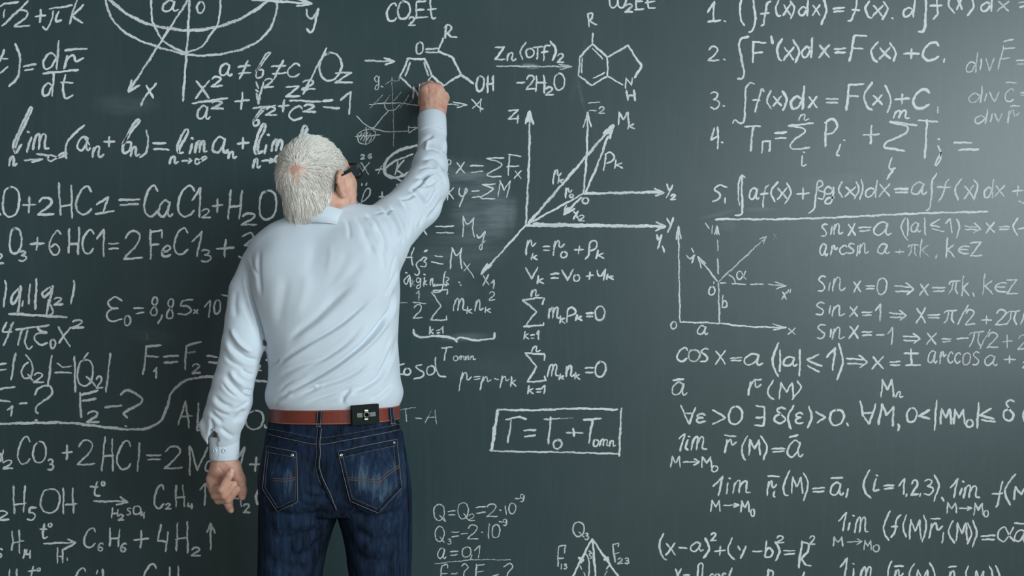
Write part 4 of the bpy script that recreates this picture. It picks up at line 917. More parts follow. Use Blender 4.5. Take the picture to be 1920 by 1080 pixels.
# ------------------------------------------------------------------ head axes
YAW, PITCH = math.radians(33), math.radians(19)
HF = np.array([math.sin(YAW) * math.cos(PITCH), math.cos(YAW) * math.cos(PITCH), math.sin(PITCH)])
HR = np.array([math.cos(YAW), -math.sin(YAW), 0.0])
HU = np.cross(HR, HF)
HB = np.stack([HR, HF, HU], 1)
HC = P(593, 335, 2.93)


def H(r, f, u): return HC + HB @ np.array([r, f, u])


# ------------------------------------------------------------------ body (skin): head, neck, arms and hands in one surface
fb = Field((-0.80, -0.66, 0.76), (-0.10, 0.0, 1.95), 0.0026)
# torso core and arms inside the clothes
fb.tower([wz(v) for v in (430, 470, 560, 650, 750, 790)], [wx(u) for u in (600, 602, 612, 622, 627, 628)], [-.45] * 6,
         [.075, .14, .13, .12, .13, .13], [.06, .075, .085, .09, .09, .085], k=.02)
fb.chain([P(495, 500, 2.95), P(458, 645, 2.91), P(420, 835, 2.92), P(421, 862, 2.92)], [.034, .027, .024, .025], .012)
fb.chain([P(700, 455, 2.95), P(795, 365, 3.10), P(809, 300, 3.18), P(811, 240, 3.25), P(811, 222, 3.275)], [.045, .034, .026, .024, .0265], .012)
# neck
fb.chain([H(0, -.022, -.05), P(604, 425, 2.95)], [.056, .062], .03)
# head
fb.ell(H(0, -.012, .016), (.0695, .0865, .081), HB, .02)
fb.ell(H(0, .040, -.035), (.057, .056, .070), HB, .03)
fb.chain([H(-.03, .045, -.085), H(0, .066, -.096), H(.03, .045, -.085)], [.022, .020, .022], .03)
fb.chain([H(.055, -.005, -.055), H(.042, .03, -.082)], [.018, .018], .03)
fb.chain([H(-.055, -.005, -.055), H(-.042, .03, -.082)], [.018, .018], .03)
fb.ell(H(.043, .046, -.030), (.022, .026, .024), HB, .03)
fb.ell(H(-.046, .048, -.030), (.022, .026, .024), HB, .03)
fb.chain([H(-.034, .068, .020), H(0, .080, .018), H(.034, .068, .020)], [.010, .011, .010], .015)
fb.chain([H(0, .088, .012), H(0, .110, -.028)], [.008, .012], .012)
fb.chain([H(-.012, .098, -.033), H(.012, .098, -.033)], [.008, .008], .008)
fb.chain([H(-.02, .083, -.060), H(0, .092, -.059), H(.02, .083, -.060)], [.006, .008, .006], .008)
fb.chain([H(-.018, .083, -.070), H(0, .091, -.071), H(.018, .083, -.070)], [.006, .008, .006], .006)
for s in (-1, 1):
    fb.ell(H(s * .032, .092, .003), (.017, .012, .012), HB, .006, cut=True)
    fb.ell(H(s * .032, .074, .003), (.0125, .0125, .0125), HB, .004)
    # ear
    E = lambda o, f, u: H(s * (.0700 + o), f, u * .90 - .014)
    fb.ell(E(.006, -.008, -.006), (.007, .015, .027), HB, .006)
    path = [(.002, .010, .010), (.009, .004, .026), (.015, -.008, .031), (.019, -.021, .024), (.019, -.026, .008), (.016, -.021, -.012), (.011, -.011, -.029), (.006, -.001, -.033)]
    fb.chain([E(*q) for q in path], [.0045, .0048, .005, .005, .005, .005, .0065, .006], .005)
    fb.ell(E(.016, -.008, -.004), (.009, .009, .014), HB, .003, cut=True)
    fb.chain([E(.007, .002, .0), E(.008, .003, -.012)], [.004, .004], .003)

# left hand: hanging, palm turned back, fingers curled, first finger pointing down
pl = lambda u, v, d: P(u, v, d)
fb.chain([pl(420, 862, 2.925), pl(417, 880, 2.925)], [.026, .028], .012)
for (u, v, d) in ((397, 898, 2.928), (405, 908, 2.930), (417, 914, 2.933), (430, 914, 2.938)):
    fb.chain([pl(418, 870, 2.928), pl(u, v, d)], [.020, .0135], .014)
fb.chain([pl(434, 872, 2.925), pl(443, 892, 2.915)], [.016, .013], .012)
fb.chain([pl(396, 900, 2.925), pl(400, 919, 2.900), pl(416, 917, 2.878), pl(431, 890, 2.876), pl(434, 883, 2.876)], [.0122, .0110, .0100, .0090, .0080], .0025)
fb.chain([pl(404, 908, 2.930), pl(404, 929, 2.905), pl(421, 929, 2.884), pl(438, 908, 2.884)], [.0122, .0110, .0102, .0090], .002)
fb.chain([pl(416, 915, 2.935), pl(410, 937, 2.915), pl(428, 936, 2.896), pl(445, 917, 2.893)], [.0122, .0110, .0102, .0088], .002)
fb.ell(pl(422, 899, 2.895), (.007, .014, .012), None, 0, cut=True)
fb.chain([pl(430, 914, 2.940), pl(424, 938, 2.930), pl(431, 953, 2.922), pl(433, 957, 2.915)], [.0122, .0108, .0088, .0074], .002)
fb.chain([pl(440, 876, 2.930), pl(450, 900, 2.922), pl(453, 920, 2.918), pl(454, 932, 2.916)], [.0165, .0125, .0112, .0085], .010)

# right hand: fist at the board, back of the hand to the viewer, chalk between thumb and first finger
fb.chain([P(811, 232, 3.265), P(811, 214, 3.285)], [.027, .031], .014)
KN = [(798, 172, 3.300), (808, 166, 3.298), (822, 170, 3.305), (832, 184, 3.312)]
for (u, v, d) in KN:
    fb.chain([P(811, 214, 3.290), P(u, v, d)], [.026, .0155], .016)
fb.ell(P(812, 196, 3.300), (.031, .020, .036), None, .015)
for (u, v, d), (u2, v2), (u3, v3) in zip(KN, ((796, 163), (807, 160), (821, 164), (833, 180)), ((793, 178), (805, 178), (816, 180), (827, 192))):
    fb.chain([P(u, v, d), P(u2, v2, d + .028), P(u3, v3, d + .048), P(u3 - 3, v3 + 14, d + .036)], [.0145, .0118, .0105, .0095], .006)
fb.chain([P(803, 214, 3.305), P(797, 196, 3.335), P(794, 183, 3.350), P(792, 174, 3.356)], [.0165, .0125, .0105, .0090], .010)
bV, bF = fb.mesh()
bV = relax(bV, bF, 2, 0.5)
# knuckle creases, tendons and finger joints seen in the photograph
bV = fold_cloth(bV, bF, [([(801, 158), (802, 168), (804, 178)], -2.2, 1.6, 0), ([(815, 158), (815, 168), (816, 178)], -2.2, 1.6, 0), ([(826, 166), (826, 175), (826, 184)], -2.0, 1.6, 0),
                         ([(806, 180), (807, 196), (809, 210)], 1.2, 2.6, 0), ([(818, 182), (817, 198), (814, 212)], 1.1, 2.6, 0), ([(797, 184), (800, 200), (804, 212)], 1.0, 2.4, 0),
                         ([(788, 188), (798, 183), (806, 182)], -1.0, 1.6, 0),
                         ([(393, 893), (405, 897), (416, 896)], -1.6, 1.5, 0), ([(404, 916), (412, 911), (420, 909)], -1.4, 1.3, 0), ([(408, 874), (416, 884), (421, 893)], -1.6, 1.8, 0),
                         ([(424, 872), (428, 880), (430, 890)], -1.2, 1.8, 0)], wob=0.0004, wscale=60)
print('body', len(bV))
body = link_mesh('body', np_mesh('body', bV, bF), M_skin, person)

# ------------------------------------------------------------------ jeans
fj = Field((-0.80, -0.70, 0.02), (-0.10, -0.22, 1.12), 0.0042)
tab = [(752, 516, 742), (775, 511, 745), (792, 506, 748), (830, 499, 757), (870, 494, 765), (900, 490, 769), (935, 488, 770), (958, 498, 760)]
fj.tower([wz(a) for a, _, _ in tab], [wx((b + c) / 2) for _, b, c in tab], [-.450, -.450, -.450, -.452, -.452, -.450, -.447, -.445],
         [(c - b) / 2 * 2.95 / FPX for _, b, c in tab], [.112, .115, .118, .124, .126, .124, .116, .100], p=2.35, k=.012)
lt = [(915, 490, 634), (965, 486, 633), (1000, 486, 621), (1052, 484, 608), (1080, 484, 603), (1150, 487, 598), (1300, 497, 590), (1450, 494, 584), (1572, 492, 590)]
rt = [(915, 632, 770), (965, 633, 772), (1000, 643, 772), (1052, 652, 771), (1080, 655, 770), (1150, 657, 767), (1300, 665, 758), (1450, 670, 760), (1572, 668, 766)]
ayl = [.100, .100, .098, .094, .092, .088, .076, .070, .072]
for t_ in (lt, rt):
    fj.tower([wz(a) for a, _, _ in t_], [wx((b + c) / 2) for _, b, c in t_], [-.452, -.45, -.448, -.445, -.445, -.44, -.43, -.445, -.45], [(c - b) / 2 * 2.95 / FPX for _, b, c in t_], ayl, p=2.2, k=.004)
for (u, v) in ((562, 902), (702, 896)):
    fj.ell((wx(u), -.512, wz(v, 2.88)), (.080, .072, .088), None, .03)
fj.cone((wx(620), -.60, wz(890, 2.86)), (wx(633), -.59, wz(985, 2.88)), .004, .010, .0, cut=True)
jV, jF = fj.mesh()
jV = relax(jV, jF, 5, 0.5)
JF = [([(510, 800), (545, 806), (590, 806)], -2.0, 5, .5), ([(640, 800), (690, 795), (735, 790)], -1.5, 6, .4),
      ([(495, 950), (540, 968), (590, 966), (632, 955)], -6, 7, .5), ([(650, 955), (690, 972), (735, 965), (768, 945)], -6, 7, .5),
      ([(565, 925), (590, 932), (622, 930)], -4, 4, .5), ([(570, 905), (600, 915), (620, 925)], -3, 5, .4), ([(600, 985), (560, 1005), (500, 1010)], -5, 8, .5), ([(660, 990), (700, 1012), (765, 1010)], -5, 8, .5),
      ([(615, 1000), (580, 1035), (540, 1050)], -5, 8, .5), ([(655, 1030), (690, 1050), (740, 1052)], -5, 8, .5), ([(490, 1040), (530, 1060), (590, 1065)], -5, 9, .5), ([(560, 990), (545, 1030), (540, 1080)], -4, 9, .4),
      ([(720, 985), (732, 1030), (730, 1080)], -4, 9, .4), ([(495, 870), (500, 910), (492, 950)], -2.5, 6, .4), ([(762, 860), (758, 910), (764, 960)], -2.5, 5, .5), ([(640, 880), (628, 905), (622, 930)], -3, 6, .4),
      ([(573, 860), (590, 880), (597, 900)], -2.0, 5, .4), ([(610, 850), (640, 838), (690, 828)], -1.4, 4, .4)]
JF = [(p, d * 1.2, w * 1.1, l) for p, d, w, l in JF]
jV = fold_cloth(jV, jF, JF, wob=0.0016, wscale=14)
print('jeans', len(jV))
jeans = link_mesh('jeans', np_mesh('jeans', jV, jF), M_denim, person)
jeans['label'] = 'dark blue denim jeans with faded seat'
bvh_j = BVHTree.FromPolygons([tuple(v) for v in jV], [tuple(map(int, f)) for f in jF])
EYE = Vector((0, CAM_Y, CAM_Z))


def on(bvh, u, v, off=0.0):
    """point of a garment that shows at photo position (u, v), lifted off along its normal"""
    d = Vector(((u - 960) / FPX, 1.0, -(v - 540) / FPX)).normalized()
    hit, nrm, _, _ = bvh.ray_cast(EYE, d)
    if hit is None:
        hit, nrm, _, _ = bvh.find_nearest(Vector(P(u, v, 2.88)))
    if nrm.dot(d) > 0: nrm = -nrm
    return np.array(hit + nrm * off)


def thread(uvs, off=.0012, rad=.00062, dash=0.0, bvh=None, sides=5):
    """a line of stitching on a garment; dash > 0 gives separate stitches of that length in px"""
    Q = catmull(uvs, 10)
    s = np.concatenate([[0], np.cumsum(np.hypot(*np.diff(Q, axis=0).T))])
    b = bvh or bvh_j
    if dash <= 0:
        n = max(3, int(s[-1] / 3))
        t = np.linspace(0, s[-1], n)
        return tube([on(b, np.interp(x, s, Q[:, 0]), np.interp(x, s, Q[:, 1]), off) for x in t], rad, sides)
    out = []
    x = 0.0
    while x + dash * 0.62 < s[-1]:
        t = np.linspace(x, x + dash * 0.62, 3)
        out.append(tube([on(b, np.interp(y, s, Q[:, 0]), np.interp(y, s, Q[:, 1]), off) for y in t], rad, sides))
        x += dash
    return join(out)


def patch(left, right, top=None, bottom=None, nu=14, nv=14, off=.0028, bvh=None, edge=True):
    """a piece of cloth laid on a garment: corners/edges given as photo polylines"""
    b = bvh or bvh_j

    def at(line, t):
        q = np.array(line, float)
        s = np.concatenate([[0], np.cumsum(np.hypot(*np.diff(q, axis=0).T))])
        return np.array([np.interp(t * s[-1], s, q[:, 0]), np.interp(t * s[-1], s, q[:, 1])])
    G = np.zeros((nu + 1, nv + 1, 3))
    Bk = np.zeros_like(G)
    for i in range(nu + 1):
        for j in range(nv + 1):
            a, c = i / nu, j / nv
            T, Bm, Lf, Rg = at(top, a), at(bottom, a), at(left, c), at(right, c)
            q = (1 - c) * T + c * Bm + (1 - a) * Lf + a * Rg - ((1 - a) * (1 - c) * np.array(top[0]) + a * (1 - c) * np.array(top[-1]) + (1 - a) * c * np.array(bottom[0]) + a * c * np.array(bottom[-1]))
            G[i, j] = on(b, q[0], q[1], off)
            Bk[i, j] = on(b, q[0], q[1], -.003)
    V = [G.reshape(-1, 3)]
    idx = lambda i, j: i * (nv + 1) + j
    F = [(idx(i, j), idx(i, j + 1), idx(i + 1, j + 1), idx(i + 1, j)) for i in range(nu) for j in range(nv)]
    ring = [(i, 0) for i in range(nu)] + [(nu, j) for j in range(nv)] + [(i, nv) for i in range(nu, 0, -1)] + [(0, j) for j in range(nv, 0, -1)]
    n0 = (nu + 1) * (nv + 1)
    V.append(np.array([Bk[i, j] for i, j in ring]))
    for k, (i, j) in enumerate(ring):
        k2 = (k + 1) % len(ring)
        F.append((idx(i, j), idx(*ring[k2]), n0 + k2, n0 + k))
    return np.vstack(V), F


def part(name, vf, mat, parent, label=None, smooth=True):
    o = link_mesh(name, np_mesh(name, vf[0], vf[1], smooth), mat, parent)
    if label: o['label'] = label
    return o


# yoke and centre seams, pockets with stitching and rivets
part('yoke_seam', join([patch([(503, 806), (503, 814)], [(752, 797), (752, 805)], top=[(503, 804), (550, 814), (599, 822), (650, 815), (700, 806), (752, 796)], bottom=[(503, 813), (550, 824), (599, 832), (650, 824), (700, 815), (752, 804)], nu=44, nv=3, off=.0016)]), M_seam, jeans)
part('yoke_stitching', join([thread([(503, 814), (550, 825), (599, 833), (650, 825), (700, 816), (752, 805)], .0014, .0007), thread([(503, 804), (550, 813), (599, 821), (650, 814), (700, 805), (752, 795)], .0018, .0005, 4.0)]), M_thread, jeans, 'pale stitching lines')
part('center_seam', join([thread([(600, 802), (597, 830), (598, 850), (596, 872), (601, 893), (608, 910), (617, 930), (631, 955)], .0008, .0028)]), M_seam, jeans)
part('center_stitching', join([thread([(603, 803), (600, 830), (601, 850), (599, 872), (604, 892), (612, 910), (621, 929), (631, 955)], .0030, .0009), thread([(596, 803), (593, 830), (594, 850), (592, 872), (596, 893), (603, 911)], .0016, .0006, 3.5)]), M_thread, jeans, 'pale stitching lines')
part('side_seam', join([thread([(751, 800), (758, 840), (762, 880), (765, 930), (767, 1000), (764, 1078)], .0010, .0018)]), M_seam, jeans)


def pocket(tl, tr, bl, br, tip, deco, rivets, hem):
    p = part('pocket', patch([tl, bl], [tr, br], top=[tl, tr], bottom=[bl, tip, br], nu=16, nv=16), M_denim, jeans, 'faded back pocket')
    up = lambda q, k: (q[0], q[1] + k)
    part('pocket_hem', patch([up(tl, 0), up(tl, hem)], [up(tr, 0), up(tr, hem)], top=[tl, tr], bottom=[up(tl, hem), up(tr, hem)], nu=16, nv=3, off=.0040), M_seam, p)
    th = [thread([tl, tr], .0046, .0007), thread([up(tl, hem), up(tr, hem)], .0046, .0006, 3.2)]
    ins = 3.5
    for line in ([tl, bl], [bl, tip], [tip, br], [br, tr]):
        th.append(thread(line, .0036, .00065))
    c = ((tl[0] + br[0]) / 2, (tl[1] + br[1]) / 2)
    sh = lambda q: (q[0] + (c[0] - q[0]) * .13, q[1] + (c[1] - q[1]) * .10)
    for line in ([sh(tl), sh(bl)], [sh(bl), sh(tip)], [sh(tip), sh(br)], [sh(br), sh(tr)]):
        th.append(thread(line,   .0038, .0005, 3.5))
    o_, i_ = [tl, bl, tip, br, tr], [sh(tl), sh(bl), sh(tip), sh(br), sh(tr)]
    strips = [patch([o_[k], i_[k]], [o_[k + 1], i_[k + 1]], top=[o_[k], o_[k + 1]], bottom=[i_[k], i_[k + 1]], nu=14, nv=2, off=.0034) for k in range(4)]
    part('pocket_edge', join(strips), M_seam, p)
    part('pocket_stitching', join(th), M_thread, p, 'pale stitching around the pocket')
    part('pocket_embroidery', join([thread(q, .0034, .0009) for q in deco]), M_copper, p, 'copper brown stitched lines')
    for (u, v) in rivets:
        c = on(bvh_j, u, v, .0042)
        n = on(bvh_j, u, v, .0142) - c
        n /= np.linalg.norm(n)
        a = np.cross(n, [0, 0, 1.0]); a /= np.linalg.norm(a)
        b2 = np.cross(n, a)
        V, F = [], []
        prof = [(.0040, -.002), (.0040, .0), (.0032, .0012), (.0016, .0013), (.0008, .0006)]
        for r, h in prof:
            for k in range(12):
                th_ = 2 * math.pi * k / 12
                V.append(c + a * r * math.cos(th_) + b2 * r * math.sin(th_) + n * h)
        for i in range(len(prof) - 1):
            for k in range(12):
                F.append((i * 12 + k, i * 12 + (k + 1) % 12, (i + 1) * 12 + (k + 1) % 12, (i + 1) * 12 + k))
        F.append(tuple(range((len(prof) - 1) * 12, len(prof) * 12)))
        part('rivet', (np.array(V), F), M_rivet, p, 'silver metal rivet')


pocket((503, 838), (557, 848), (494, 915), (558, 940), (521, 957), [[(512, 897), (535, 898), (553, 895)], [(512, 901), (535, 902), (553, 899)]], [(549, 854)], 11)
pocket((634, 847), (742, 825), (657, 938), (751, 914), (709, 960), [[(652, 895), (690, 898), (709, 899), (724, 887), (747, 872)], [(652, 899), (690, 902), (710, 904), (726, 891), (748, 876)], [(709, 900), (713, 908)], [(706, 902), (711, 910)]], [(640, 853), (737, 831)], 12)

# ------------------------------------------------------------------ belt with loops
def oval_band(cx, cy, ax, ay, z_of, h, t, p=2.35, n=96, tilt=0.0):
    """a strap bent round the waist"""
    V, F = [], []
    for k in range(n):
        th = 2 * math.pi * k / n
        c, s = math.cos(th), math.sin(th)
        x = math.copysign(abs(c) ** (2 / p), c)
        y = math.copysign(abs(s) ** (2 / p), s)
        z0 = z_of(x, y)
        for (o, z) in ((0, -h / 2), (t, -h / 2 + .0012), (t, h / 2 - .0012), (0, h / 2)):
            V.append((cx + x * (ax + o), cy + y * (ay + o), z0 + z))
    for k in range(n):
        k2 = (k + 1) % n
        for i in range(4):
            i2 = (i + 1) % 4
            F.append((k * 4 + i, k2 * 4 + i, k2 * 4 + i2, k * 4 + i2))
    return np.array(V), F


BX_, BZ_ = wx(628.5), wz(773)
belt_z = lambda x, y: BZ_ - .0008 * y + .002 * x
bt = oval_band(BX_, -.45, .1505, .1215, belt_z, .0345, .0032)
belt = part('belt', bt, M_leather, person, 'red brown leather belt with light edge stitching', smooth=False)
st = []
for dz in (-.0150, .0150):
    q = oval_band(BX_, -.45, .1505, .1215, lambda x, y: belt_z(x, y) + dz, .0011, .0037, n=140)
    st.append(q)
part('belt_stitching', join(st), M_leather_thread, belt, 'light brown edge stitching')
bvh_b = BVHTree.FromPolygons([tuple(v) for v in bt[0]], [tuple(f) for f in bt[1]])


def loop(u0, v0, u1, v1, w):
    V, F = [], []
    pts = [(u0 + (u1 - u0) * t, v0 + (v1 - v0) * t) for t in np.linspace(0, 1, 9)]
    for i, (u, v) in enumerate(pts):
        for (du, off) in ((-w / 2, .0003), (-w / 2 + .8, .0030), (w / 2 - .8, .0030), (w / 2, .0003)):
            q = on(bvh_b, u + du, min(max(v, v0 + 3), v0 + 27), off)
            if i >= 7: q = on(bvh_j, u + du, v, off + .001)
            q[2] = wz(v, q[1] - CAM_Y)
            V.append(q)
    for i in range(len(pts) - 1):
        for k in range(3):
            F.append((i * 4 + k, i * 4 + k + 1, (i + 1) * 4 + k + 1, (i + 1) * 4 + k))
    o = part('belt_loop', (np.array(V), F), M_denim, jeans, smooth=False)
    th = []
    for du in (-w / 2 + 2.2, w / 2 - 2.2):
        q = []
        for i, (u, v) in enumerate(pts):
            x = on(bvh_b, u + du, min(max(v, v0 + 3), v0 + 27), .0034) if i < 7 else on(bvh_j, u + du, v, .0042)
            x[2] = wz(v, x[1] - CAM_Y)
            q.append(x)
        th.append(tube(q, .0007, 5))
    th.append(thread([(u1 - w / 2, v1 - 1), (u1 + w / 2, v1 - 1)], .0044, .0009))
    part('loop_stitching', join(th), M_thread, o, 'pale stitching')


loop(600.5, 764, 597, 801, 11)
loop(731, 755, 735, 796, 10)

# ------------------------------------------------------------------ shirt
fs = Field((-0.78, -0.68, 0.88), (-0.09, -0.08, 1.80), 0.0027)
tt = [(398, 612, 40, .050, -.462), (410, 608, 62, .062, -.46), (425, 604, 92, .074, -.455), (445, 602, 122, .088, -.452), (475, 606, 138, .104, -.455), (520, 609, 140, .118, -.458), (560, 613, 137, .122, -.458), (600, 618, 130, .124, -.456),
      (640, 622, 125, .126, -.454), (680, 627, 122, .127, -.452), (710, 628, 123, .128, -.45), (738, 628, 128, .130, -.45), (752, 627, 125.5, .128, -.45), (765, 627, 119, .120, -.45)]
fs.tower([wz(a[0]) for a in tt], [wx(a[1]) for a in tt], [a[4] for a in tt], [a[2] * 2.95 / FPX for a in tt], [a[3] for a in tt], p=2.3, k=.01)
# shoulders
fs.chain([P(600, 420, 2.95), P(535, 460, 2.95), P(497, 500, 2.95)], [.053, .050, .046], .03)
fs.chain([P(615, 425, 2.95), P(672, 440, 2.95), P(705, 452, 2.96)], [.055, .066, .074], .03)
fs.ell(P(552, 530, 2.885), (.075, .045, .09), None, .04)
fs.ell(P(672, 505, 2.885), (.085, .050, .09), None, .04)
la = [(487, 498, 2.95, 36), (466, 545, 2.94, 36), (459, 600, 2.92, 35.5), (456, 645, 2.90, 39), (446, 688, 2.90, 37), (437, 720, 2.90, 37.5), (431, 750, 2.905, 40), (421, 782, 2.91, 38.5), (415, 803, 2.915, 36), (420, 818, 2.92, 30)]
for a, b in zip(la[:-1], la[1:]):
    fs.cone(P(*a[:3]), P(*b[:3]), a[3] * a[2] / FPX, b[3] * b[2] / FPX, .006)
fs.chain([P(386, 798, 2.90), P(388, 815, 2.893), P(390, 833, 2.888)], [.017, .010, .0035], .008)
for dd in (2.83, 2.845, 2.86, 2.875, 2.89, 2.902, 2.912):
    fs.cone(P(403, 797, dd), P(400, 824, dd), .0015, .0135, .0, cut=True)
    fs.cone(P(400, 824, dd), P(399, 838, dd), .0115, .010, .0, cut=True)
for dd in (2.83, 2.85, 2.87, 2.89, 2.91):
    fs.cone(P(465, 520, dd), P(474, 560, dd), .001, .0032, 0, cut=True)
    fs.cone(P(474, 560, dd), P(485, 597, dd), .0032, .0055, 0, cut=True)
    fs.cone(P(485, 597, dd), P(497, 645, dd), .0055, .010, 0, cut=True)
ra = [(700, 455, 2.95, 64), (742, 416, 3.02, 49), (782, 380, 3.08, 46), (801, 348, 3.12, 41), (807, 310, 3.18, 32), (811, 275, 3.22, 26.5), (811, 252, 3.245, 25.5), (811, 246, 3.25, 24)]
for a, b in zip(ra[:-1], ra[1:]):
    fs.cone(P(*a[:3]), P(*b[:3]), a[3] * a[2] / FPX, b[3] * b[2] / FPX, .012)
sV, sF = fs.mesh()
sV = relax(sV, sF, 6, 0.5)
SF = [  # torso: long diagonal pulls towards the raised arm
    ([(506, 700), (525, 680), (550, 662), (585, 640), (635, 610), (672, 580), (712, 545)], -5.0, 4.5, .55),
    ([(520, 748), (560, 725), (610, 697), (647, 672), (685, 640), (715, 605), (735, 570), (745, 530)], -6.5, 4.5, .6),
    ([(504, 722), (535, 700), (572, 682), (610, 670), (655, 640), (690, 600)], -3.2, 5, .5),
    ([(545, 748), (597, 725), (642, 710), (675, 692), (700, 665)], -4.0, 5, .5),
    ([(650, 742), (690, 722), (712, 705), (725, 675), (737, 635)], -4.2, 5, .55),
    ([(535, 650), (560, 622), (590, 598), (630, 560), (675, 520)], -4.0, 8, .5),
    ([(510, 660), (545, 640), (590, 615), (650, 570), (700, 520)], 1.6, 9, 0),
    ([(600, 575), (645, 530), (690, 480)], -1.4, 9, .4),
    ([(620, 455), (619, 485), (612, 515)], 0.6, 6, 0), ([(590, 450), (585, 490), (570, 530)], -0.8, 12, .2), ([(655, 460), (640, 500), (610, 545)], -1.0, 10, .3),
    ([(488, 465), (486, 505), (490, 560)], -2.6, 4, .4), ([(540, 510), (530, 560), (520, 620)], -1.6, 12, .3), ([(575, 500), (570, 550), (550, 600)], 1.2, 12, 0),
    ([(462, 500), (466, 535), (476, 575), (488, 612), (495, 640)], -5.0, 3.4, .5),
    ([(512, 755), (530, 744), (548, 732)], -3.0, 3.5, .7), ([(570, 757), (600, 745), (640, 735), (680, 722)], -2.6, 4, .6), ([(640, 757), (646, 742), (660, 728)], -3.2, 4, .6), ([(690, 752), (720, 735), (735, 715)], -3.0, 5, .5), ([(590, 720), (596, 722), (606, 718)], -2.4, 2.5, .8),
    ([(740, 540), (735, 580), (722, 615)], -3.0, 4, .5), ([(748, 620), (738, 660), (720, 700)], -2.6, 5, .5),
    ([(502, 690), (515, 682), (525, 672)], -3.5, 2.8, .5),
    # back of the right shoulder
    ([(646, 408), (654, 424), (656, 452)], -1.5, 4.0, .2), ([(684, 402), (700, 412), (712, 430)], -2.8, 4, .6), ([(672, 425), (690, 450), (700, 480)], -2.2, 7, .4),
    ([(700, 420), (718, 445), (722, 480)], -2.6, 6, .4),
    # upper right arm: bent folds
    ([(709, 385), (730, 404), (744, 430), (747, 455)], -3.8, 4, .6), ([(728, 382), (748, 405), (757, 435), (752, 465)], -5.0, 3.6, .6), ([(748, 370), (766, 395), (770, 420), (760, 455)], -4.2, 4, .6), ([(765, 352), (788, 372), (797, 395), (785, 432)], -4.5, 4.2, .6),
    ([(766, 362), (790, 342), (812, 325), (832, 338)], -4.2, 4, .6), ([(775, 335), (797, 330), (815, 322), (826, 330), (836, 350)], -5.0, 4, .55), ([(790, 300), (812, 296), (826, 305), (835, 322)], -4.2, 4, .6), ([(786, 275), (798, 262), (815, 252)], -2.6, 4, .5),
    ([(806, 262), (802, 272), (798, 285)], 2.6, 2.8, 0), ([(822, 350), (810, 375), (795, 390)], -3.4, 5, .5), ([(834, 365), (818, 392), (798, 415)], -2.4, 5, .4), ([(835, 262), (832, 275), (833, 288)], -2.0, 3, .5),
    # left sleeve
    ([(432, 612), (440, 632), (455, 650), (475, 662)], 5.0, 5, .35), ([(428, 630), (440, 655), (462, 672), (490, 676)], -4.5, 5, .5), ([(430, 692), (442, 712), (462, 728)], 4.0, 5, 0), ([(422, 700), (436, 722), (458, 742), (470, 742)], -3.6, 5, .5),
    ([(452, 690), (462, 700), (478, 705)], -3.2, 4, .5), ([(455, 734), (465, 732), (474, 736)], -4.5, 3, .6), ([(400, 740), (418, 758), (440, 765)], -3.4, 5, .5), ([(392, 770), (408, 785), (420, 795)], -2.6, 4, .5),
    ([(438, 792), (448, 780), (458, 765)], -3.0, 5, .5), ([(412, 800), (425, 812), (440, 820)], -2.4, 4, .5), ([(395, 780), (398, 800), (393, 822)], -2.4, 3.5, .4), ([(455, 560), (470, 590), (485, 620)], -2.5, 5, .4),
    ([(444, 540), (440, 570), (445, 600)], -1.8, 6, .3)]
SF = [(p, d * (2.4 if np.mean(p, 0)[0] > 700 and np.mean(p, 0)[1] < 470 else 1.7), w * .85, l) for p, d, w, l in SF]
SF += [([(515, 690), (560, 656), (600, 630)], -3.0, 2.2, .5), ([(560, 700), (610, 672), (650, 640), (690, 598)], -2.6, 2.6, .5), ([(600, 745), (640, 728), (680, 705), (708, 680)], -3.0, 2.4, .6),
       ([(660, 665), (700, 630), (728, 590)], -3.6, 2.4, .5), ([(690, 700), (715, 668), (735, 625)], -3.2, 2.4, .5), ([(520, 735), (545, 716), (580, 700)], -3.2, 2.4, .5), ([(718, 560), (735, 530), (748, 500)], -3.2, 3.0, .5),
       ([(735, 395), (752, 420), (756, 448)], -3.0, 2.2, .5), ([(755, 378), (775, 402), (778, 440)], -3.0, 2.4, .5), ([(718, 400), (736, 425), (740, 455)], -2.6, 2.4, .5), ([(780, 350), (800, 345), (818, 352)], -3.4, 2.6, .5),
       ([(783, 318), (802, 312), (820, 316)], -3.6, 2.4, .5), ([(768, 350), (790, 352), (808, 345), (826, 332)], -4.5, 2.6, .6), ([(745, 372), (765, 372), (785, 362)], -3.6, 2.4, .5), ([(700, 400), (722, 398), (745, 390)], -3.0, 2.6, .5), ([(690, 440), (715, 470), (720, 510)], -3.0, 4, .4), ([(745, 470), (735, 500), (730, 530)], -3.2, 3, .5), ([(795, 282), (812, 280), (828, 288)], -3.0, 2.2, .5), ([(420, 665), (436, 680), (458, 690)], -3.2, 2.6, .5), ([(415, 715), (430, 735), (450, 748)], -3.0, 2.4, .5),
       ([(436, 770), (452, 762), (466, 750)], -3.6, 2.4, .5), ([(402, 765), (416, 775), (432, 778)], -2.6, 2.4, .5), ([(470, 480), (476, 500), (486, 520)], -2.6, 2.6, .5), ([(664, 404), (676, 420), (690, 446)], -1.6, 3.4, .5)]
sV = fold_cloth(sV, sF, SF, wob=0.0022, wscale=10)
sV = relax(sV, sF, 1, 0.4)
print('shirt', len(sV))
shirt = link_mesh('shirt', np_mesh('shirt', sV, sF), M_shirt, person)
shirt['label'] = 'pale blue long sleeved shirt tucked into the jeans'
bvh_s = BVHTree.FromPolygons([tuple(v) for v in sV], [tuple(map(int, f)) for f in sF])


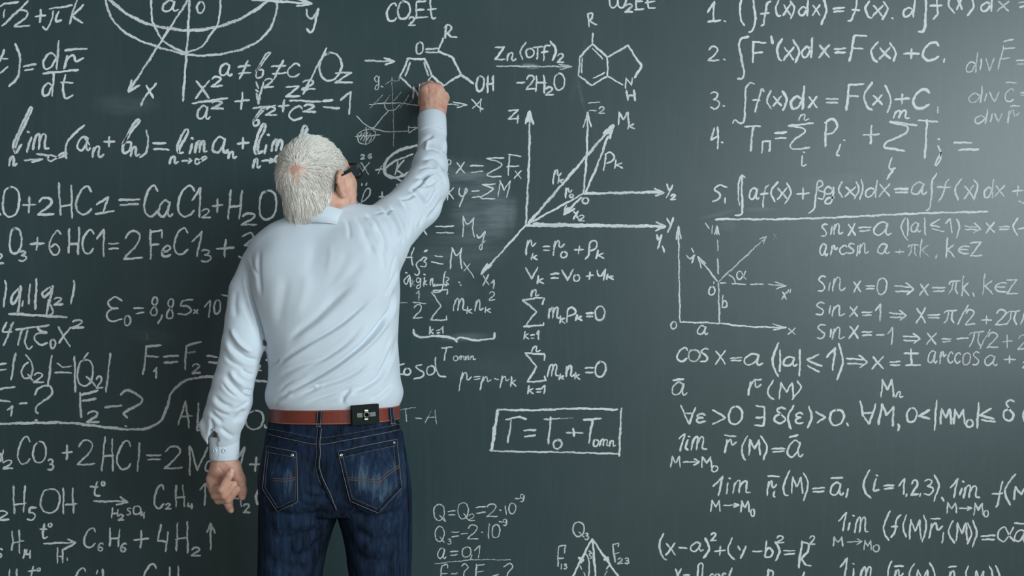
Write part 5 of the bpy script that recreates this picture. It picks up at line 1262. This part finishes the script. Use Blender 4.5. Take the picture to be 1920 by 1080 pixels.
def ring_shell(stations, n=40):
    """closed tube wall from (centre, axis u, axis v, ru, rv) stations"""
    V, F = [], []
    for c, a, b, ru, rv in stations:
        for k in range(n):
            th = 2 * math.pi * k / n
            V.append(np.array(c) + a * ru * math.cos(th) + b * rv * math.sin(th))
    m = len(stations)
    for i in range(m):
        i2 = (i + 1) % m
        for k in range(n):
            k2 = (k + 1) % n
            F.append((i * n + k, i * n + k2, i2 * n + k2, i2 * n + k))
    return np.array(V), F


def cuff(p0, p1, r0, r1, sq=1.0):
    ax = p1 - p0
    L = np.linalg.norm(ax)
    ax = ax / L
    a = np.cross(ax, [0, 1.0, 0]); a /= np.linalg.norm(a)
    b = np.cross(ax, a)
    S = []
    for t, o in ((0, -.004), (0, .0), (.06, .0012), (.5, .0014), (.94, .0012), (1, .0), (1, -.0018), (.94, -.0026), (.3, -.004)):
        r = r0 + (r1 - r0) * t + o
        S.append((p0 + ax * L * t, a, b, r, r * sq))
    return ring_shell(S)


right_cuff = part('cuff', cuff(P(811, 254, 3.238), P(810, 221, 3.272), .0365, .0368), M_shirt, shirt)
left_cuff = part('cuff', cuff(P(421, 817, 2.92), P(420.5, 861, 2.922), .0345, .0330, 0.92), M_shirt, shirt)
lcv = BVHTree.FromPolygons([v.co + left_cuff.location * 0 for v in left_cuff.data.vertices], [tuple(p.vertices) for p in left_cuff.data.polygons])
# the open edge of the left cuff, its buttons
part('cuff_edge', join([thread([(409, 826), (411, 838), (412, 850), (409, 860)], .0004, .0009, bvh=lcv), thread([(411, 829), (425, 829), (446, 825)], .0006, .0005, bvh=lcv), thread([(411, 855), (425, 857), (446, 854)], .0006, .0004, bvh=lcv)]), M_shirt, left_cuff)
for (u, v) in ((403, 845), (420.5, 845)):
    c = on(lcv, u, v, .0006)
    n = on(lcv, u, v, .0106) - c
    n /= np.linalg.norm(n)
    a = np.cross(n, [0, 0, 1.0]); a /= np.linalg.norm(a)
    b2 = np.cross(n, a)
    S = [(c + n * h, a, b2, r, r) for r, h in ((.0052, -.001), (.0054, .0012), (.0046, .0020), (.0034, .0015), (.0006, .0014))]
    V, F = ring_shell(S, 14)
    part('button', (V, F), M_button, left_cuff, 'small pale button')

# collar: a folded band round the neck, higher at the back
def collar():
    c0 = P(607, 414, 2.945)
    n = 64
    prof = [(.000, -.012), (.000, .022), (.0015, .028), (.0045, .0295), (.0075, .027), (.0125, .008), (.0185, -.012), (.0165, -.0125), (.0100, .006), (.0050, .022), (.0030, .018), (.0030, -.012)]
    V, F = [], []
    for k in range(n):
        th = 2 * math.pi * k / n
        c, s = math.cos(th), math.sin(th)
        back = (1 - s) / 2                        # 1 at the back, 0 at the front
        rx, ry = .0640, .0660
        for (o, z) in prof:
            zz = z * (0.78 + .22 * back) - .030 * (1 - back) + .004 * back - .004 * c
            V.append(c0 + np.array([c * (rx + o), s * (ry + o), zz]))
    m = len(prof)
    for k in range(n):
        k2 = (k + 1) % n
        for i in range(m):
            i2 = (i + 1) % m
            F.append((k * m + i, k2 * m + i, k2 * m + i2, k * m + i2))
    return np.array(V), F


part('collar', collar(), M_collar, shirt)

# ------------------------------------------------------------------ hair
fh = Field((HC[0] - .16, HC[1] - .16, HC[2] - .17), (HC[0] + .16, HC[1] + .16, HC[2] + .15), 0.004)
fh.ell(H(0, -.012, .018), (.0725, .0870, .0850), HB, .01)
fh.chain([H(0, -.045, -.045), P(590, 412, 2.930)], [.056, .051], .02)
hV, hF = fh.mesh()
hV = relax(hV, hF, 3, .5)
loc = (hV - HC) @ HB


def hair_mask(q):
    r, f, u = q[:, 0], q[:, 1], q[:, 2]
    low = np.interp(f, [-.12, -.045, -.018, -.008, .012, .022, .050, .075, .12], [-.115, -.115, -.085, .014, .008, -.006, .006, .026, .050])
    return u > low


keep = hair_mask(loc)
fk = keep[hF].all(1)
F2 = hF[fk]
bvh_h = BVHTree.FromPolygons([tuple(v) for v in hV], [tuple(map(int, f)) for f in hF])
whorl = on(bvh_h, 553, 313)
M_scalp, nt_, b_ = mat_new('scalp_and_hair_roots')
tc_ = node(nt_, 'ShaderNodeTexCoord')
sb_ = node(nt_, 'ShaderNodeVectorMath', operation='DISTANCE')
nt_.links.new(tc_.outputs['Object'], sb_.inputs[0])
sb_.inputs[1].default_value = tuple(whorl)
mr_ = node(nt_, 'ShaderNodeMapRange', interpolation_type='SMOOTHSTEP')
nt_.links.new(sb_.outputs['Value'], mr_.inputs['Value'])
mr_.inputs['From Min'].default_value, mr_.inputs['From Max'].default_value = .001, .015
mx_ = node(nt_, 'ShaderNodeMix', data_type='RGBA')
nt_.links.new(mr_.outputs['Result'], mx_.inputs['Factor'])
mx_.inputs['A'].default_value = (0.76, 0.58, 0.48, 1)
mx_.inputs['B'].default_value = (0.93, 0.86, 0.77, 1)
nt_.links.new(mx_.outputs['Result'], b_.inputs['Base Color'])
b_.inputs['Roughness'].default_value = .9
use = np.zeros(len(hV), bool)
use[F2.ravel()] = True
remap = np.cumsum(use) - 1
hN = vnormals(hV, hF)
hair = part('hair', (hV[use] - hN[use] * .0035, remap[F2]), M_scalp, person, 'short white hair with a crown whorl')

def hair_strands(count):
    tri = np.vstack([F2[:, [0, 1, 2]], F2[:, [0, 2, 3]]])
    A = np.linalg.norm(np.cross(hV[tri[:, 1]] - hV[tri[:, 0]], hV[tri[:, 2]] - hV[tri[:, 0]]), axis=1)
    pick = rng.choice(len(tri), count, p=A / A.sum())
    a, b = rng.random(count), rng.random(count)
    m = a + b > 1
    a[m], b[m] = 1 - a[m], 1 - b[m]
    T = tri[pick]
    p = hV[T[:, 0]] * (1 - a - b)[:, None] + hV[T[:, 1]] * a[:, None] + hV[T[:, 2]] * b[:, None]
    n = hN[T[:, 0]]
    dw = np.linalg.norm(p - whorl, axis=1)
    ok = rng.random(len(p)) < np.clip((dw - .0004) / .0065, .10, 1)
    extra = rng.choice(np.where(dw < .013)[0], 160) if (dw < .013).any() else np.array([], int)
    sel = np.concatenate([np.where(ok)[0], extra])
    p, n = p[sel], n[sel]
    count = len(p)
    from mathutils import noise as mn
    nz = np.array([[mn.noise((x * 38 + k * 9.1, y * 38, z * 38)) for k in range(3)] for x, y, z in p])
    nz2 = np.array([[mn.noise((x * 110 + k * 5.3, y * 110, z * 110)) for k in range(2)] for x, y, z in p])
    d = p - whorl
    dist = np.linalg.norm(d, axis=1)
    d /= np.maximum(1e-6, dist)[:, None]
    swirl = np.cross(n, d)
    down = np.array([0.02, -.05, -1.0])
    below = np.clip((whorl[2] - p[:, 2] + .015) / .05, 0, 1)[:, None]
    fwd = HF * 1.0 + np.array([0, 0, .25])
    above = np.clip((p[:, 2] - whorl[2]) / .04, 0, 1)[:, None]
    near = np.clip(1 - dist / .05, 0, 1)[:, None]
    g = d * (0.75 + near) + swirl * (0.55 * np.clip(1 - dist / .07, 0, 1))[:, None] + down * below * (1.1 - near * .8) + fwd * above * (.75 - .5 * near) + nz * .38
    g -= n * (g * n).sum(1)[:, None]
    g /= np.maximum(1e-6, np.linalg.norm(g, axis=1))[:, None]
    L = rng.uniform(.020, .034, count) * (1 - .35 * near[:, 0]) * (1 + .3 * nz2[:, 0])
    lo_ = np.clip((loc_u(p) + .10) / .04, .45, 1)
    L *= lo_
    lift = (rng.uniform(.08, .26, count)) * (1 - .8 * near[:, 0]) + .12 * nz2[:, 1]
    K = 5
    pts = np.zeros((count, K, 3))
    for k in range(K):
        t = k / (K - 1)
        pts[:, k] = p - n * .003 + g * (L * t)[:, None] + n * (L * (lift * t * 1.25 - .30 * t * t) + (.0040 * min(1, t * 3)) * (1 - .75 * near[:, 0]))[:, None] + np.array([0, 0, -1.0]) * (L * .12 * t * t)[:, None]
    w = rng.uniform(.00035, .00062, count)
    side = np.cross(g, n)
    V = np.zeros((count, K, 3, 3))
    for k in range(K):
        ww = (w * (1 - .75 * (k / (K - 1)) ** 2))[:, None]
        V[:, k, 0] = pts[:, k] + side * ww
        V[:, k, 1] = pts[:, k] - side * ww
        V[:, k, 2] = pts[:, k] + n * ww * 1.2
    V = V.reshape(-1, 3)
    base = (np.arange(count) * K * 3)[:, None, None]
    fs_ = []
    for k in range(K - 1):
        for s in range(3):
            s2 = (s + 1) % 3
            fs_.append([k * 3 + s, k * 3 + s2, (k + 1) * 3 + s2, (k + 1) * 3 + s])
    F = (base + np.array(fs_)[None]).reshape(-1, 4)
    return V, F


def loc_u(p): return ((p - HC) @ HB)[:, 2]


st_o = part('hair_strands', hair_strands(17000), M_hair, hair)
st_o['kind'] = 'stuff'

# ------------------------------------------------------------------ eyeglasses (worn, a thing of their own)
glasses = tag(empty('eyeglasses', tuple(H(0, .09, .008))), "black rimmed glasses on the white haired man's face", 'glasses')


def bar(pts, w, h):
    """flat bar along local head points, w sideways, h upright"""
    V, F = [], []
    pts = np.array(pts)
    for q, ww, hh in zip(pts, w, h):
        for (a, b) in ((-1, -1), (1, -1), (1, 1), (-1, 1)):
            V.append(H(q[0] + a * ww / 2, q[1], q[2] + b * hh / 2))
    for i in range(len(pts) - 1):
        for s in range(4):
            s2 = (s + 1) % 4
            F.append((i * 4 + s, i * 4 + s2, (i + 1) * 4 + s2, (i + 1) * 4 + s))
    F.append((3, 2, 1, 0))
    n = len(pts) * 4
    F.append((n - 4, n - 3, n - 2, n - 1))
    return np.array(V), F


for s in (1, -1):
    part('temple', bar([(s * .080, -.036, -.024), (s * .082, -.024, -.002), (s * .083, -.010, .0065), (s * .081, .03, .008), (s * .076, .062, .0085), (s * .0690, .086, .0085)],
                       [.003, .0036, .004, .0042, .0042, .005], [.005, .006, .0075, .0085, .0098, .0108]), M_frame, glasses, smooth=False)
rim = []
for s in (1, -1):
    pts = []
    for k in range(28):
        th = 2 * math.pi * k / 28
        c, sn = math.cos(th), math.sin(th)
        x = math.copysign(abs(c) ** (2 / 3.0), c) * .0265
        z = math.copysign(abs(sn) ** (2 / 2.8), sn) * .0175 - .009
        pts.append(H(s * .036 + x, .095 - .18 * (abs(s * .036 + x)) ** 1.6, .002 + z))
    rim.append(tube(pts, .0028, 7, closed=True))
rim.append(tube([H(-.010, .0945, .0), H(-.005, .096, .003), H(.005, .096, .003), H(.010, .0945, .0)], .0028, 7))
for s in (1, -1):
    rim.append(tube([H(s * .060, .090, .005), H(s * .0685, .087, .008)], .0045, 6))
part('frame_front', join(rim), M_frame, glasses)
mg, nt, b = mat_new('lens_glass')
b.inputs['Base Color'].default_value = (0.9, 0.95, 0.95, 1)
b.inputs['Roughness'].default_value = 0.02
b.inputs['Transmission Weight'].default_value = 1.0
b.inputs['IOR'].default_value = 1.1
for s in (1, -1):
    V, F = [], []
    for o in (0, .0015):
        for k in range(28):
            th = 2 * math.pi * k / 28
            c, sn = math.cos(th), math.sin(th)
            x = math.copysign(abs(c) ** (2 / 3.0), c) * .0262
            z = math.copysign(abs(sn) ** (2 / 2.8), sn) * .0172 - .009
            V.append(H(s * .036 + x, .0945 - .18 * (abs(s * .036 + x)) ** 1.6 + o, .002 + z))
    F = [tuple(range(27, -1, -1)), tuple(range(28, 56))] + [(k, (k + 1) % 28, 28 + (k + 1) % 28, 28 + k) for k in range(28)]
    part('lens', (np.array(V), F), mg, glasses, 'clear lens', smooth=False)

# ------------------------------------------------------------------ case clipped on the belt
def plate(corners, off, thick, bvh=None, flat=True):
    """flat plate whose corners show at the given photo positions"""
    c = [on(bvh_b, *q, off) for q in corners]
    return c


cu, cv = 683, 776.5
ctr = on(bvh_b, cu, cv, .0)
nn = on(bvh_b, cu, cv, .01) - ctr
nn /= np.linalg.norm(nn)
nn = np.array([nn[0], nn[1], 0]); nn /= np.linalg.norm(nn)
ua = np.cross([0, 0, 1.0], nn) * -1
ua /= np.linalg.norm(ua)
if ua[0] < 0: ua = -ua
za = np.array([0, 0, 1.0])
case_root = tag(empty('belt_case', tuple(ctr)), 'flat black square case with metal clasp clipped on the brown belt', 'case')


def slab(cx, cz, w, h, y0, y1, r=.002, turn=0.0):
    """rounded flat block on the plane of the case; sizes in metres"""
    V, F = [], []
    cs, sn = math.cos(turn), math.sin(turn)
    out = []
    for (sx, sz, a0) in ((1, 1, 0), (-1, 1, 90), (-1, -1, 180), (1, -1, 270)):
        for k in range(5):
            th = math.radians(a0 + k * 22.5)
            out.append((sx * (w / 2 - r) + r * math.cos(th), sz * (h / 2 - r) + r * math.sin(th)))
    m = len(out)
    for (y, s) in ((y0, 1), (y1 - .0006, 1), (y1, .97)):
        for (x, z) in out:
            x, z = x * s, z * s
            V.append(ctr + ua * (cx + x * cs - z * sn) + za * (cz + x * sn + z * cs) + nn * y)
    for i in range(2):
        for k in range(m):
            F.append((i * m + k, i * m + (k + 1) % m, (i + 1) * m + (k + 1) % m, (i + 1) * m + k))
    F.append(tuple(range(m - 1, -1, -1)))
    F.append(tuple(range(2 * m, 3 * m)))
    return np.array(V), F


tl_ = math.radians(2.0)
part('case_body', slab(0, 0, .0640, .0455, .0035, .0125, .002, tl_), M_black, case_root, 'matt black case body', smooth=False)
part('clasp_bar', join([slab(-.0130, -.0005, .016, .0105, .0120, .0150, .001), slab(.0145, .0005, .0175, .0100, .0120, .0150, .001, .05)]), M_darksteel, case_root, 'grey metal clasp bar', smooth=False)
kn = []
for r, y in ((.0085, .0120), (.0085, .0175), (.0070, .0185), (.0030, .0188)):
    kn.append((ctr + ua * (.0005) + nn * y, ua, za, r, r))
V, F = ring_shell(kn, 24)
part('clasp_knob', (V, F), M_darksteel, case_root, 'round dark metal knob')
part('clasp_tab', slab(.0005, .0095, .0085, .0040, .012, .0168, .001), M_brass, case_root, 'pale brass tab', smooth=False)
part('clasp_tab', slab(.0005, -.0095, .0085, .0036, .012, .0168, .001), M_brass, case_root, 'pale brass tab', smooth=False)
part('belt_clip', join([slab(.0, .0185, .045, .004, .002, .006, .001), slab(0, -.0185, .045, .004, .002, .006, .001)]), M_black, case_root, smooth=False)

# ------------------------------------------------------------------ stick of chalk in the right hand
c0, c1 = P(791, 177, 3.352), P(788.0, 164, 3.397)
dirc = (c1 - c0) / np.linalg.norm(c1 - c0)
ck = part('chalk_stick', tube([c0 - dirc * .012, c0 - dirc * .011, c1 - dirc * .004, c1 - dirc * .001], [.0042, .0048, .0048, .0032], 14), simple('chalk_stick_white', (.82, .84, .82), .9), None)
tag(ck, 'short stick of white chalk held in the raised right hand', 'chalk')

# ------------------------------------------------------------------ shoes (below the picture)
for (u, s) in ((541, -1), (717, 1)):
    f = Field((wx(u) - .07, -.56, -.005), (wx(u) + .07, -.20, .14), .005)
    f.chain([(wx(u), -.49, .045), (wx(u) + s * .008, -.36, .040), (wx(u) + s * .014, -.275, .034)], [.043, .042, .036], .02)
    f.cone((wx(u), -.47, .05), (wx(u), -.46, .11), .042, .040, .02)
    f.D = np.maximum(f.D, (.002 - (f.lo[2] + f.h * np.arange(f.n[2]))).reshape(1, 1, -1).astype(np.float32))
    v, q = f.mesh()
    part('shoe', (relax(v, q, 2), q), M_shoe, person)
